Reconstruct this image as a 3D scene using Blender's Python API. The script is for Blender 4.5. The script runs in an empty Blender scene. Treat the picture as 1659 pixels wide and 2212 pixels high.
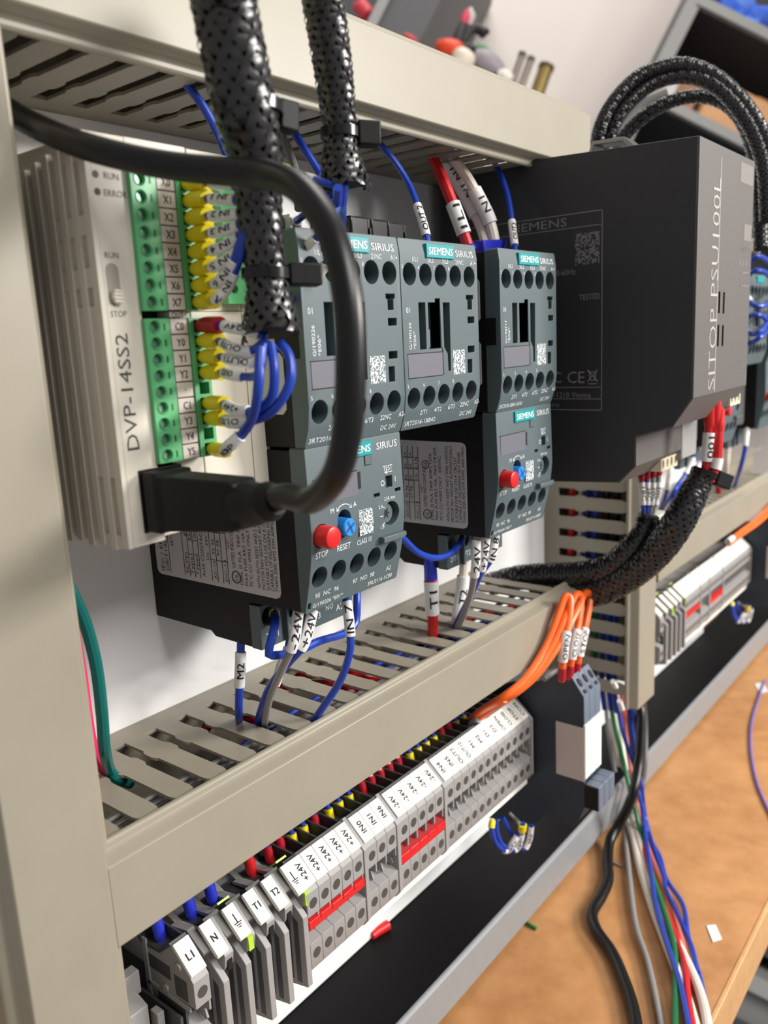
import bpy, bmesh, math, random
from mathutils import Vector, Matrix
from mathutils.geometry import delaunay_2d_cdt

random.seed(7)
S = 0.001                      # everything below is written in millimetres
sc = bpy.context.scene
COL = sc.collection

# ------------------------------------------------------------------ camera
# x runs along the mounting panel, z up it, the panel face is y = 0 and things stand out towards -y
cam_d = bpy.data.cameras.new('camera')
cam = bpy.data.objects.new('camera', cam_d)
COL.objects.link(cam)
CAM_POS = Vector((-206.6, -236.8, -28.8))
RGT, DWN, FWD = Vector((0.619953, -0.783104, -0.049062)), Vector((-0.189959, -0.089127, -0.977738)), Vector((0.761298, 0.615471, -0.204012))
mw = Matrix((( RGT.x, -DWN.x, -FWD.x, CAM_POS.x*S), (RGT.y, -DWN.y, -FWD.y, CAM_POS.y*S),
             (RGT.z, -DWN.z, -FWD.z, CAM_POS.z*S), (0, 0, 0, 1)))
cam.matrix_world = mw
cam_d.sensor_fit = 'HORIZONTAL'
cam_d.sensor_width = 3.70
cam_d.lens = 1788.67/1659*3.70
cam_d.clip_start = 0.01
cam_d.clip_end = 50
cam_d.dof.use_dof = True
cam_d.dof.focus_distance = 0.272
cam_d.dof.aperture_fstop = 2.0
sc.camera = cam

# ------------------------------------------------------------------ world, lamps, exposure
world = bpy.data.worlds.new('room_light')
sc.world = world
world.use_nodes = True
bg = world.node_tree.nodes['Background']
bg.inputs[0].default_value = (1.0, 0.975, 0.96, 1)
bg.inputs[1].default_value = 0.34

def area(name, loc, target, size, power, col=(1, 0.965, 0.92)):
    d = bpy.data.lights.new(name, 'AREA')
    d.shape = 'RECTANGLE'; d.size, d.size_y = size[0]*S, size[1]*S
    d.energy = power; d.color = col
    o = bpy.data.objects.new(name, d); COL.objects.link(o)
    o.location = Vector(loc)*S
    o.rotation_euler = (Vector(target)-Vector(loc)).to_track_quat('-Z', 'Y').to_euler()
    return o
area('ceiling_lamp', (760, -1080, 330), (40, 0, -100), (380, 260), 21)
area('ceiling_lamp_far', (120, -1600, 1150), (0, 0, -100), (900, 600), 31)
area('ceiling_lamp_room', (1300, 300, 2200), (1500, 900, 0), (1200, 1200), 34)
sc.view_settings.view_transform = 'Standard'
sc.view_settings.look = 'None'
sc.view_settings.gamma = 1
sc.view_settings.use_curve_mapping = False
sc.view_settings.exposure = -0.1

# ------------------------------------------------------------------ materials
def srgb(c):
    return tuple(((x/255)/12.92 if x/255 <= 0.04045 else ((x/255+0.055)/1.055)**2.4) for x in c) + (1,)
MATS = {}
def mat(name, rgb, rough=0.5, metal=0.0, spec=0.5, noise=0.0, nscale=400, bump=0.0, bscale=2500, coat=0.0, trans=0.0, emit=0.0):
    if name in MATS: return MATS[name]
    m = bpy.data.materials.new(name); m.use_nodes = True
    nt = m.node_tree; b = nt.nodes['Principled BSDF']
    b.inputs['Base Color'].default_value = srgb(rgb)
    b.inputs['Roughness'].default_value = rough
    b.inputs['Metallic'].default_value = metal
    b.inputs['Specular IOR Level'].default_value = spec
    b.inputs['Coat Weight'].default_value = coat
    b.inputs['Transmission Weight'].default_value = trans
    if noise or bump:
        tc = nt.nodes.new('ShaderNodeTexCoord')
    if noise:
        n = nt.nodes.new('ShaderNodeTexNoise'); n.inputs['Scale'].default_value = nscale; n.inputs['Detail'].default_value = 5
        r = nt.nodes.new('ShaderNodeValToRGB')
        c = srgb(rgb)
        r.color_ramp.elements[0].position = 0.3; r.color_ramp.elements[1].position = 0.7
        r.color_ramp.elements[0].color = tuple(x*(1-noise) for x in c[:3])+(1,)
        r.color_ramp.elements[1].color = tuple(min(1, x*(1+noise)) for x in c[:3])+(1,)
        nt.links.new(tc.outputs['Object'], n.inputs['Vector']); nt.links.new(n.outputs['Fac'], r.inputs['Fac'])
        nt.links.new(r.outputs['Color'], b.inputs['Base Color'])
    if bump:
        n2 = nt.nodes.new('ShaderNodeTexNoise'); n2.inputs['Scale'].default_value = bscale; n2.inputs['Detail'].default_value = 3
        bp = nt.nodes.new('ShaderNodeBump'); bp.inputs['Strength'].default_value = bump; bp.inputs['Distance'].default_value = 0.0002
        nt.links.new(tc.outputs['Object'], n2.inputs['Vector']); nt.links.new(n2.outputs['Fac'], bp.inputs['Height'])
        nt.links.new(bp.outputs['Normal'], b.inputs['Normal'])
    MATS[name] = m
    return m

M_DUCT = mat('duct_pvc', (150, 143, 127), 0.42, noise=0.03, nscale=60, bump=0.05)
M_PANEL = mat('panel_white', (240, 240, 240), 0.22, noise=0.015, nscale=25)
M_TEAL = mat('contactor_grey', (82, 95, 99), 0.5, bump=0.12, bscale=3500)
M_PLATE = mat('marking_plate_grey', (101, 101, 110), 0.55)
M_BLACK = mat('black_plastic', (16, 16, 17), 0.55, spec=0.3, bump=0.1)
M_BLACKG = mat('black_gloss', (14, 14, 15), 0.22)
M_HOLE = mat('hole_dark', (12, 15, 17), 0.7)
M_BRAND = mat('brand_teal', (0, 148, 152), 0.4)
M_WHITE = mat('print_white', (222, 226, 228), 0.6)
M_PRINTG = mat('print_dim', (136, 136, 139), 0.6)
M_INK = mat('print_black', (22, 22, 24), 0.7)
M_LABEL = mat('label_white', (232, 231, 229), 0.5)
M_LABELG = mat('label_silver', (196, 195, 198), 0.42)
def speckle(name, a, b, cell):
    m = mat(name, a, .6); nt = m.node_tree; bs = nt.nodes['Principled BSDF']
    tc = nt.nodes.new('ShaderNodeTexCoord'); vm = nt.nodes.new('ShaderNodeVectorMath'); vm.operation = 'SCALE'; vm.inputs['Scale'].default_value = 1/(cell*S)
    fl = nt.nodes.new('ShaderNodeVectorMath'); fl.operation = 'FLOOR'
    ad = nt.nodes.new('ShaderNodeVectorMath'); ad.operation = 'MULTIPLY'; ad.inputs[1].default_value = (1, 0, 1) if 'psu' not in name else (0, 1, 1)
    wn = nt.nodes.new('ShaderNodeTexWhiteNoise'); gt = nt.nodes.new('ShaderNodeMath'); gt.operation = 'GREATER_THAN'; gt.inputs[1].default_value = .46
    mx = nt.nodes.new('ShaderNodeMix'); mx.data_type = 'RGBA'; mx.inputs[6].default_value = srgb(b); mx.inputs[7].default_value = srgb(a)
    for p, q in ((tc.outputs['Object'], vm.inputs[0]), (vm.outputs[0], fl.inputs[0]), (fl.outputs[0], ad.inputs[0]), (ad.outputs[0], wn.inputs['Vector']), (wn.outputs['Value'], gt.inputs[0]), (gt.outputs[0], mx.inputs[0]), (mx.outputs[2], bs.inputs['Base Color'])): nt.links.new(p, q)
    return m
M_CODE = speckle('code_patch', (206, 210, 210), (96, 108, 112), 0.42)
M_RED = mat('red_plastic', (206, 30, 32), 0.35)
M_BLUEB = mat('blue_button', (46, 140, 226), 0.35)
M_STEEL = mat('steel', (150, 150, 152), 0.3, metal=0.9)
M_PSU = mat('psu_side', (50, 50, 53), 0.5, bump=0.2, bscale=3000)
M_PSUF = mat('psu_front', (94, 89, 86), 0.5, noise=0.04, nscale=900, bump=0.2, bscale=3000)
M_CREAM = mat('cream_plastic', (226, 216, 188), 0.45)
M_PLC = mat('plc_case', (214, 207, 193), 0.5, bump=0.12, bscale=2200)
M_PLCD = mat('plc_recess', (120, 112, 102), 0.6)
M_GREEN = mat('connector_green', (90, 176, 116), 0.4)
M_PINLAB = mat('pin_label', (206, 196, 186), 0.55)
M_YEL = mat('yellow_ferrule', (245, 222, 26), 0.35)
M_BLUEF = mat('blue_ferrule', (40, 52, 190), 0.35)
M_REDF = mat('red_ferrule', (176, 24, 40), 0.35)
M_WB = mat('wire_blue', (26, 62, 168), 0.35)
M_WR = mat('wire_red', (200, 28, 34), 0.35)
M_WW = mat('wire_white', (228, 218, 204), 0.4)
M_WG = mat('wire_grey', (140, 138, 136), 0.4)
M_WGR = mat('wire_green', (0, 98, 94), 0.3)
M_WGR2 = mat('wire_dark_green', (14, 110, 62), 0.35)
M_WP = mat('wire_pink', (236, 40, 104), 0.35)
M_WO = mat('wire_orange', (250, 108, 36), 0.35)
M_WV = mat('wire_violet', (120, 104, 190), 0.4)
M_CABLE = mat('cable_black', (10, 10, 11), 0.34, spec=0.45)
M_BRAID = mat('braid_black', (26, 26, 27), 0.33, spec=0.85)
M_BRAIDIN = mat('braid_inside', (8, 8, 8), 0.8)
M_TERM = mat('terminal_grey', (152, 150, 149), 0.5, bump=0.1)
M_TERMD = mat('terminal_dark', (66, 66, 68), 0.55)
M_MARK = mat('marker_white', (240, 238, 230), 0.45)
M_NAVY = mat('relay_navy', (40, 52, 66), 0.5, bump=0.15)
M_NAVYF = mat('relay_bluegrey', (100, 110, 126), 0.45, bump=0.1)
M_GY = mat('earth_green_yellow', (176, 214, 60), 0.45)
M_TRAY = mat('tray_black', (15, 15, 16), 0.6, spec=0.15, noise=0.25, nscale=900, bump=0.2)
M_LIP = mat('tray_grey', (140, 143, 146), 0.4, noise=0.03, nscale=150)
M_RAIL = mat('din_rail_steel', (170, 172, 174), 0.3, metal=0.8)

# ------------------------------------------------------------------ mesh helpers
def cr(pts, n=10):
    """Catmull-Rom through the points; tuples may carry extra channels (radius)."""
    P = [list(map(float, p)) for p in pts]
    if len(P) < 3:
        return [tuple(P[0][k]+(P[-1][k]-P[0][k])*i/n for k in range(len(P[0]))) for i in range(n+1)]
    P = [[2*a-b for a, b in zip(P[0], P[1])]] + P + [[2*a-b for a, b in zip(P[-1], P[-2])]]
    out = []
    for i in range(1, len(P)-2):
        for j in range(n):
            t = j/n
            out.append(tuple(0.5*(2*b+(c-a)*t+(2*a-5*b+4*c-d)*t*t+(-a+3*b-3*c+d)*t**3)
                             for a, b, c, d in zip(P[i-1], P[i], P[i+1], P[i+2])))
    out.append(tuple(P[-2]))
    return out

def frames(path):
    """tangent + two parallel-transported normals along a list of Vectors"""
    T = []
    for i in range(len(path)):
        a = path[max(0, i-1)]; b = path[min(len(path)-1, i+1)]
        T.append((b-a).normalized())
    n = T[0].cross(Vector((0.31, 0.22, 0.92)))
    if n.length < 1e-3: n = T[0].cross(Vector((1, 0, 0)))
    n.normalize()
    out = []
    for t in T:
        n = (n - t*n.dot(t)).normalized()
        out.append((t, n, t.cross(n)))
    return out

class MB:
    def __init__(self): self.v, self.f = [], []
    def add(self, vs, fs):
        k = len(self.v); self.v += [tuple(p) for p in vs]; self.f += [tuple(i+k for i in q) for q in fs]; return self
    def box(self, x0, x1, y0, y1, z0, z1):
        return self.add([(x0,y0,z0),(x1,y0,z0),(x1,y1,z0),(x0,y1,z0),(x0,y0,z1),(x1,y0,z1),(x1,y1,z1),(x0,y1,z1)],
                        [(0,3,2,1),(4,5,6,7),(0,1,5,4),(1,2,6,5),(2,3,7,6),(3,0,4,7)])
    def prism(self, prof, axis, a0, a1):
        """extrude a closed 2D profile; axis x: (y,z), y: (x,z), z: (x,y)"""
        def P(p, a):
            return {'x': (a, p[0], p[1]), 'y': (p[0], a, p[1]), 'z': (p[0], p[1], a)}[axis]
        n = len(prof)
        return self.add([P(p, a0) for p in prof]+[P(p, a1) for p in prof],
                        [tuple(range(n)), tuple(range(2*n-1, n-1, -1))] + [(i, (i+1) % n, n+(i+1) % n, n+i) for i in range(n)])
    def tube(self, path, r, n=12, caps=True):
        path = [Vector(p[:3]) for p in path]
        F = frames(path); vs = []; fs = []
        for i, (c, (t, a, b)) in enumerate(zip(path, F)):
            rr = r[i] if isinstance(r, (list, tuple)) else r
            for k in range(n):
                an = 2*math.pi*k/n
                vs.append(c + a*(rr*math.cos(an)) + b*(rr*math.sin(an)))
        for i in range(len(path)-1):
            for k in range(n):
                fs.append((i*n+k, i*n+(k+1) % n, (i+1)*n+(k+1) % n, (i+1)*n+k))
        if caps:
            fs.append(tuple(range(n-1, -1, -1))); fs.append(tuple(range((len(path)-1)*n, len(path)*n)))
        return self.add(vs, fs)
    def cyl(self, p0, p1, r0, r1=None, n=20):
        return self.tube([p0, p1], [r0, r1 if r1 is not None else r0], n)
    def disc(self, c, r, nrm, n=16):
        nrm = Vector(nrm).normalized(); c = Vector(c)
        a = nrm.orthogonal().normalized(); b = nrm.cross(a)
        return self.add([c+a*(r*math.cos(2*math.pi*k/n))+b*(r*math.sin(2*math.pi*k/n)) for k in range(n)], [tuple(range(n))])

def circ(cx, cz, r, n=24, ry=None):
    return [(cx+r*math.cos(2*math.pi*k/n), cz+(ry or r)*math.sin(2*math.pi*k/n)) for k in range(n)]
def rect(x0, x1, z0, z1): return [(x0, z0), (x1, z0), (x1, z1), (x0, z1)]
def inside(p, poly):
    x, y = p; c = False; n = len(poly)
    for i in range(n):
        x1, y1 = poly[i]; x2, y2 = poly[i-1]
        if (y1 > y) != (y2 > y) and x < (x2-x1)*(y-y1)/(y2-y1)+x1: c = not c
    return c

def plate(mb, outer, holes, front, back, bends=()):
    """a cover in the x-z plane with real openings; front and back are functions of z giving y"""
    V = []; E = []
    for poly in [outer]+list(holes):
        k = len(V); V += [Vector(p) for p in poly]; E += [(k+i, k+(i+1) % len(poly)) for i in range(len(poly))]
    xs = [p[0] for p in outer]
    for z in bends:
        k = len(V); V += [Vector((min(xs)-0.0, z)), Vector((max(xs)+0.0, z))]; E.append((k, k+1))
    res = delaunay_2d_cdt(V, E, [], 1, 1e-4)
    rv, rf = res[0], res[2]
    vs = [(p.x, front(p.y), p.y) for p in rv]; fs = []
    for f in rf:
        cx = sum(rv[i].x for i in f)/len(f); cz = sum(rv[i].y for i in f)/len(f)
        if inside((cx, cz), outer) and not any(inside((cx, cz), h) for h in holes): fs.append(tuple(f))
    mb.add(vs, fs)
    for poly in [outer]+list(holes):
        n = len(poly)
        pts = []
        for i in range(n):        # split the long sides at the bends so that walls follow the profile
            a, b = poly[i], poly[(i+1) % n]; cuts = []
            for z in bends:
                if (a[1]-z)*(b[1]-z) < 0:
                    t = (z-a[1])/(b[1]-a[1]); cuts.append((t, (a[0]+(b[0]-a[0])*t, z)))
            pts.append(a); pts += [c for _, c in sorted(cuts)]
        n = len(pts)
        mb.add([(p[0], front(p[1]), p[1]) for p in pts]+[(p[0], back(p[1]), p[1]) for p in pts],
               [(i, (i+1) % n, n+(i+1) % n, n+i) for i in range(n)])
    return mb

ORG = {}
def make_mesh(name, mb, origin, smooth=35, merge=True):
    me = bpy.data.meshes.new(name)
    o = Vector(origin)
    me.from_pydata([tuple((Vector(p)-o)*S) for p in mb.v], [], mb.f)
    bm = bmesh.new(); bm.from_mesh(me)
    if merge: bmesh.ops.remove_doubles(bm, verts=bm.verts, dist=1e-6)
    bmesh.ops.recalc_face_normals(bm, faces=bm.faces)
    bm.to_mesh(me); bm.free()
    me.polygons.foreach_set('use_smooth', [True]*len(me.polygons))
    me.set_sharp_from_angle(angle=math.radians(smooth))
    return me
def obj(name, mb, m, parent=None, bevel=0, smooth=35, label=None, seg=2, merge=True):
    if parent is not None: org = ORG[parent.name]
    else:
        xs = list(zip(*mb.v)); org = ((min(xs[0])+max(xs[0]))/2, (min(xs[1])+max(xs[1]))/2, min(xs[2]))
    me = make_mesh(name, mb, org, smooth, merge); me.materials.append(m)
    o = bpy.data.objects.new(name, me); COL.objects.link(o)
    ORG[o.name] = tuple(org)
    if parent is not None: o.parent = parent
    else: o.location = Vector(org)*S
    if bevel:
        bv = o.modifiers.new('bevel', 'BEVEL'); bv.width = bevel*S; bv.segments = seg; bv.limit_method = 'ANGLE'; bv.angle_limit = math.radians(40)
        bv.harden_normals = False
    if label: o['label'] = label
    return o
def tag(o, label, cat, group=None, kind=None):
    o['label'] = label; o['category'] = cat
    if group: o['group'] = group
    if kind: o['kind'] = kind
    return o
def thing(name, label, cat, org, group=None):
    o = bpy.data.objects.new(name, None); COL.objects.link(o)
    o.empty_display_size = 0.005
    o.location = Vector(org)*S; ORG[o.name] = tuple(org)
    return tag(o, label, cat, group)
def struct(o): o['kind'] = 'structure'; return o
def dup(root, d, label, group=None, skip=()):
    r = root.copy(); COL.objects.link(r); r.location = root.location + Vector(d)*S
    r['label'] = label
    if group: r['group'] = group
    for ch in list(root.children):
        if any(ch.name.startswith(s) for s in skip): continue
        c = ch.copy(); COL.objects.link(c); c.parent = r
        for g in list(ch.children):
            if any(g.name.startswith(s) for s in skip): continue
            e = g.copy(); COL.objects.link(e); e.parent = c
    ORG[r.name] = tuple(Vector(ORG[root.name])+Vector(d))
    return r

# lettering: built from the font outline as thin flat meshes
_fc = {}
def glyphs(txt, bold=0.0):
    s = (txt, bold)
    if s not in _fc:
        cu = bpy.data.curves.new('lettering', 'FONT'); cu.body = txt; cu.size = 1.0; cu.resolution_u = 2; cu.offset = min(0, bold)
        cu.align_x = 'LEFT'
        ob = bpy.data.objects.new('lettering', cu); COL.objects.link(ob)
        bpy.context.view_layer.update()
        me = bpy.data.meshes.new_from_object(ob.evaluated_get(bpy.context.evaluated_depsgraph_get()))
        vs = [(v.co.x, v.co.y) for v in me.vertices]; fs = [tuple(p.vertices) for p in me.polygons]
        if bold > 0:                       # heavier strokes: the outline repeated a hair to each side
            v0, f0 = list(vs), list(fs); vs, fs = [], []
            for dx, dy in ((-bold, -bold*.5), (bold, bold*.5)):
                k = len(vs); vs += [(x+dx, y+dy) for x, y in v0]; fs += [tuple(i+k for i in f) for f in f0]
        bpy.data.objects.remove(ob); bpy.data.meshes.remove(me); bpy.data.curves.remove(cu)
        _fc[s] = (vs, fs)
    return _fc[s]
_ff = {}
def fine(txt, bold):
    """the same outline cut into short edges so that it can bend round a sleeve"""
    if (txt, bold) not in _ff:
        vs, fs = glyphs(txt, bold); half = len(vs)//2 if bold > 0 else len(vs)
        out_v, out_f = [], []
        for part in ((0, half), (half, len(vs))):
            bm = bmesh.new(); bv = [bm.verts.new((x, y, 0)) for x, y in vs[part[0]:part[1]]]
            for f in fs:
                if part[0] <= f[0] < part[1]:
                    try: bm.faces.new([bv[i-part[0]] for i in f])
                    except ValueError: pass
            for _ in range(3):
                bmesh.ops.triangulate(bm, faces=bm.faces)
                es = [e for e in bm.edges if e.calc_length() > .16]
                if es: bmesh.ops.subdivide_edges(bm, edges=es, cuts=1)
            bmesh.ops.triangulate(bm, faces=bm.faces)
            k = len(out_v); bm.verts.index_update()
            out_v.append([(v.co.x, v.co.y) for v in bm.verts]); out_f.append([tuple(v.index for v in f.verts) for f in bm.faces]); bm.free()
        n = max(len(out_v[0]), len(out_v[1])) if bold > 0 else 0
        if bold > 0:                       # keep the two passes the same length so that each knows its height
            for q in out_v: q += [q[0]]*(n-len(q))
            _ff[(txt, bold)] = (out_v[0]+out_v[1], out_f[0]+[tuple(i+n for i in f) for f in out_f[1]])
        else: _ff[(txt, bold)] = (out_v[0], out_f[0])
    return _ff[(txt, bold)]
def lettering(mb, s, pos, right, up, cap, width=None, align='C', lift=0.06, squeeze=1.0, wrap=None, along=None, bold=0.0):
    """add a line of text: cap = capital height in mm, width fits the line to that length"""
    vs, fs = glyphs(s, bold)
    if wrap is not None: vs, fs = fine(s, bold)
    if not vs: return mb
    x0 = min(v[0] for v in vs); x1 = max(v[0] for v in vs)
    k = cap/0.72
    kx = k*squeeze if width is None else width/(x1-x0)
    right = Vector(right).normalized(); up = Vector(up).normalized(); nrm = right.cross(up)
    ox = {'C': (x0+x1)/2, 'L': x0, 'R': x1}[align]
    pos = Vector(pos)
    half = len(vs)//2 if bold > 0 else len(vs)      # the second pass of a heavy letter lies a hair higher
    if wrap is None:
        mb.add([pos + right*((x-ox)*kx) + up*(y*k-cap/2) + nrm*(lift+(.03 if i >= half else 0)) for i, (x, y) in enumerate(vs)], fs)
    else:
        out = []
        base = lift
        for iv, (x, y) in enumerate(vs):
            a = (y*k-cap/2)/wrap
            lift = base+(.03 if iv >= half else 0)
            if along:                      # follow a bent sleeve: points of its axis in reading order
                n_ = len(along)-1; ln = sum((along[i+1]-along[i]).length for i in range(n_))
                t = max(0, min(.9999, .5+((x-ox)*kx)/ln))*n_; i = int(t); t -= i
                c_ = along[i].lerp(along[i+1], t); ax = (along[i+1]-along[i]).normalized()
                n2 = (nrm-ax*nrm.dot(ax)).normalized(); u2 = n2.cross(ax)
                out.append(c_ + (n2*math.cos(a)+u2*math.sin(a))*(wrap+lift)); continue
            out.append(pos + right*((x-ox)*kx) + (nrm*math.cos(a)+up*math.sin(a))*(wrap+lift))
        mb.add(out, fs)
    return mb
XR, ZU = (1, 0, 0), (0, 0, 1)          # text facing out of the panel, reading to the right
VR, VU = (0, 0, 1), (-1, 0, 0)         # the same, reading upwards

# ------------------------------------------------------------------ the setting
struct(tag(obj('wall_panel', MB().box(-150, 560, 0, 2.5, -316.6, 75), M_PANEL, bevel=0.4), 'white metal mounting panel behind the modules', 'panel'))

# tray under the panel, its grey lip, the bench board
struct(tag(obj('floor_tray', MB().box(-260, 760, -42, 4, -319, -317), M_TRAY), 'black painted sheet metal shelf under the mounting panel', 'tray'))
struct(tag(obj('trim_lip', MB().prism([(-41.2, -316.4), (-42.4, -316.2), (-44, -317.4), (-44, -336.6), (-42.4, -336.6), (-42.4, -319)], 'x', -260, 760), M_LIP, bevel=0.5), 'light grey steel front edge of the black shelf', 'edge'))
def wood(name, a, b, scale):
    m = bpy.data.materials.new(name); m.use_nodes = True; nt = m.node_tree; bs = nt.nodes['Principled BSDF']
    tc = nt.nodes.new('ShaderNodeTexCoord')
    n1 = nt.nodes.new('ShaderNodeTexNoise'); n1.inputs['Scale'].default_value = scale; n1.inputs['Detail'].default_value = 8; n1.inputs['Roughness'].default_value = 0.62
    n2 = nt.nodes.new('ShaderNodeTexNoise'); n2.inputs['Scale'].default_value = scale*0.12; n2.inputs['Detail'].default_value = 3
    mx = nt.nodes.new('ShaderNodeMath'); mx.operation = 'MULTIPLY_ADD'; mx.inputs[1].default_value = 0.5
    hf = nt.nodes.new('ShaderNodeMath'); hf.operation = 'MULTIPLY'; hf.inputs[1].default_value = 0.5
    r = nt.nodes.new('ShaderNodeValToRGB'); r.color_ramp.elements[0].position = 0.32; r.color_ramp.elements[1].position = 0.68
    r.color_ramp.elements[0].color = srgb(a); r.color_ramp.elements[1].color = srgb(b)
    for n in (n1, n2): nt.links.new(tc.outputs['Object'], n.inputs['Vector'])
    nt.links.new(n2.outputs['Fac'], hf.inputs[0]); nt.links.new(n1.outputs['Fac'], mx.inputs[0]); nt.links.new(hf.outputs[0], mx.inputs[2])
    nt.links.new(mx.outputs[0], r.inputs['Fac']); nt.links.new(r.outputs['Color'], bs.inputs['Base Color'])
    bs.inputs['Roughness'].default_value = 0.48
    return m
M_DESK = wood('bench_board', (166, 114, 68), (208, 154, 102), 70)
M_DESKE = wood('bench_edge', (190, 142, 92), (214, 168, 116), 160)
desk = thing('workbench_top', 'orange brown wooden bench board under the grey lip', 'workbench', (200, 0, -366))
obj('board', MB().box(-300, 1000, -140.5, 420, -366, -340), M_DESK, desk)
obj('edge_band', MB().box(-300, 1000, -143, -140.5, -366, -340), M_DESKE, desk, bevel=0.6)

# ------------------------------------------------------------------ wiring ducts
PITCH, FW = 12.5, 7.7
def finger_poly():
    return [(0, -9.5), (FW, -9.5), (FW, -20.3), (FW+0.6, -20.9), (FW+1.0, -22.5), (FW+1.0, -26), (FW+0.5, -27.4), (FW, -28), (FW, -49.4), (FW-0.35, -51.2), (FW-1.0, -52.4), (FW-1.9, -53),
            (1.9, -53), (1.0, -52.4), (.35, -51.2), (0, -49.4), (0, -28), (-0.5, -27.4), (-1.0, -26), (-1.0, -22.5), (-0.6, -20.9), (0, -20.3)]
def duct_map(side, c):
    # a runs along the duct, d is depth (y), h points outwards from the slotted side
    if side == 'up':   return lambda a, d, h: (a, d, c+h)
    if side == 'down': return lambda a, d, h: (a, d, c-h)
    if side == 'left': return lambda a, d, h: (c-h, d, a)
FINGER = {}
def finger_mesh(side):
    if side not in FINGER:
        mb = MB(); f = duct_map(side, 0); P = finger_poly(); n = len(P)
        mb.add([f(a, d, 0) for a, d in P]+[f(a, d, -0.9) for a, d in P],
               [tuple(range(n)), tuple(range(2*n-1, n-1, -1))]+[(i, (i+1) % n, n+(i+1) % n, n+i) for i in range(n)])
        q = [(-52.4, -0.1), (-53.6, -0.9), (-53.9, -2.2), (-53.9, -8), (-52.6, -8), (-52.6, -1.3)]   # rolled front end
        n = len(q)
        mb.add([f(1.6, d, h) for d, h in q]+[f(FW-1.6, d, h) for d, h in q],
               [tuple(range(n)), tuple(range(2*n-1, n-1, -1))]+[(i, (i+1) % n, n+(i+1) % n, n+i) for i in range(n)])
        me = make_mesh('finger', mb, (0, 0, 0)); me.materials.append(M_DUCT); FINGER[side] = me
    return FINGER[side]
def cover_profile(lo, hi):
    return [(-52.6, hi+.1), (-53.2, hi+.75), (-54.2, hi+.75), (-54.9, hi+.1), (-55.0, hi-1.3), (-56.2, hi-2.3), (-59.2, hi-2.9), (-60, hi-3.5), (-60, lo+3.5), (-59.2, lo+2.9), (-56.2, lo+2.3), (-55.0, lo+1.3), (-54.9, lo-.1), (-54.2, lo-.75), (-53.2, lo-.75), (-52.6, lo-.1),
            (-53.8, lo+1.2), (-58.8, lo+3.6), (-58.8, hi-3.6), (-53.8, hi-1.2)]
def duct(name, label, axis, a0, a1, lo, hi, side=None, f0=0, f1=0, c0=None, c1=None, cov=True):
    """axis x or z; lo/hi are the two long sides; the slotted side that the photo shows gets its fingers one by one"""
    org = ((a0+a1)/2, 0, lo) if axis == 'x' else ((lo+hi)/2, 0, a0)
    t = thing(name, label, 'wiring duct', org)
    mb = MB(); w = 1.4
    def B(u0, u1, y0, y1, s0, s1):
        if axis == 'x': mb.box(u0, u1, y0, y1, s0, s1)
        else: mb.box(s0, s1, y0, y1, u0, u1)
    B(a0, a1, -1.6, -0.05, lo, hi)
    shown = {'up': hi, 'down': lo, 'left': lo, None: None}[side]
    for s in (lo, hi):
        i0, i1 = (s, s+w) if s == lo else (s-w, s)
        B(a0, a1, -10 if s == shown else -53, -1.6, i0, i1)
    obj('base', mb, M_DUCT, t, bevel=0.25)
    if side:
        me = finger_mesh(side)
        a = f0
        while a < f1:
            if a > a0-8 and a+FW < a1+8:
                o = bpy.data.objects.new('finger', me); COL.objects.link(o); o.parent = t
                p = duct_map(side, shown)(a, 0, 0)
                o.location = (Vector(p)-Vector(org))*S
                ORG[o.name] = p
            a += PITCH
    if cov:
        pr = cover_profile(lo, hi)
        mb = MB()
        if axis == 'x': mb.prism(pr, 'x', a0 if c0 is None else c0, a1 if c1 is None else c1)
        else: mb.prism([(s, d) for d, s in pr], 'z', a0 if c0 is None else c0, a1 if c1 is None else c1)
        obj('cover', mb, M_DUCT, t, bevel=0.25, smooth=30)
    return t
LOW = duct('wiring_duct', 'beige grey slotted duct running across below the contactors', 'x', -103.4, 158, -184, -154, 'up', -104.6, 156, c0=-106.9, c1=170)
UPD = duct('wiring_duct', 'beige duct along the top of the panel, slots facing down', 'x', -180, 178, 41, 71, 'down', -179.6, 176)
LEFTD = duct('wiring_duct', 'upright duct with smooth cover at the left edge of the photo', 'z', -360, 40.8, -134, -103.5)
RIGHTD = duct('wiring_duct', 'upright slotted duct standing right of the power supply', 'z', -252, 40, 242.7, 275.5, 'left', -246.6, -96, c0=-255)
FARD = duct('wiring_duct', 'far horizontal duct above the second terminal row', 'x', 276, 700, -186, -157, 'up', 279, 520)

# wires lying inside the lower duct, seen through its slots
def run(label, pts, r, m, n=8, name='duct_wire', group=None):
    return tag(obj(name, MB().tube(cr(pts, 6), r, n), m), label, 'wire', group)
for i, (y, z) in enumerate(((-36, -160.5), (-39.5, -161), (-43, -160.2), (-46.5, -162))):
    run('grey wire lying lengthwise inside the lower duct, %s of four' % ('rearmost', 'second', 'third', 'frontmost')[i], [(-104, y, z), (-60, y+.8, z-.4), (-20, y-.5, z-.6), (20, y+1, z-1.5), (80, y, z-3)], 1.15, M_WG, group='grey wires in the lower duct')
for i, (y, z) in enumerate(((-28, -163), (-33, -164), (-38, -165.5), (-42, -164), (-47, -166), (-31, -166.5))):
    run('blue wire lying in the lower duct, %s' % ('rearmost', 'second from the back', 'middle one', 'nearer the cover', 'nearest the cover', 'under the others')[i], [(-45+6*i, y, z-4), (-15+5*i, y, z), (40, y+1, z+1.2), (100, y-1, z), (156, y, z)], 1.2, M_WB, group='blue wires in the lower duct')
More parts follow.
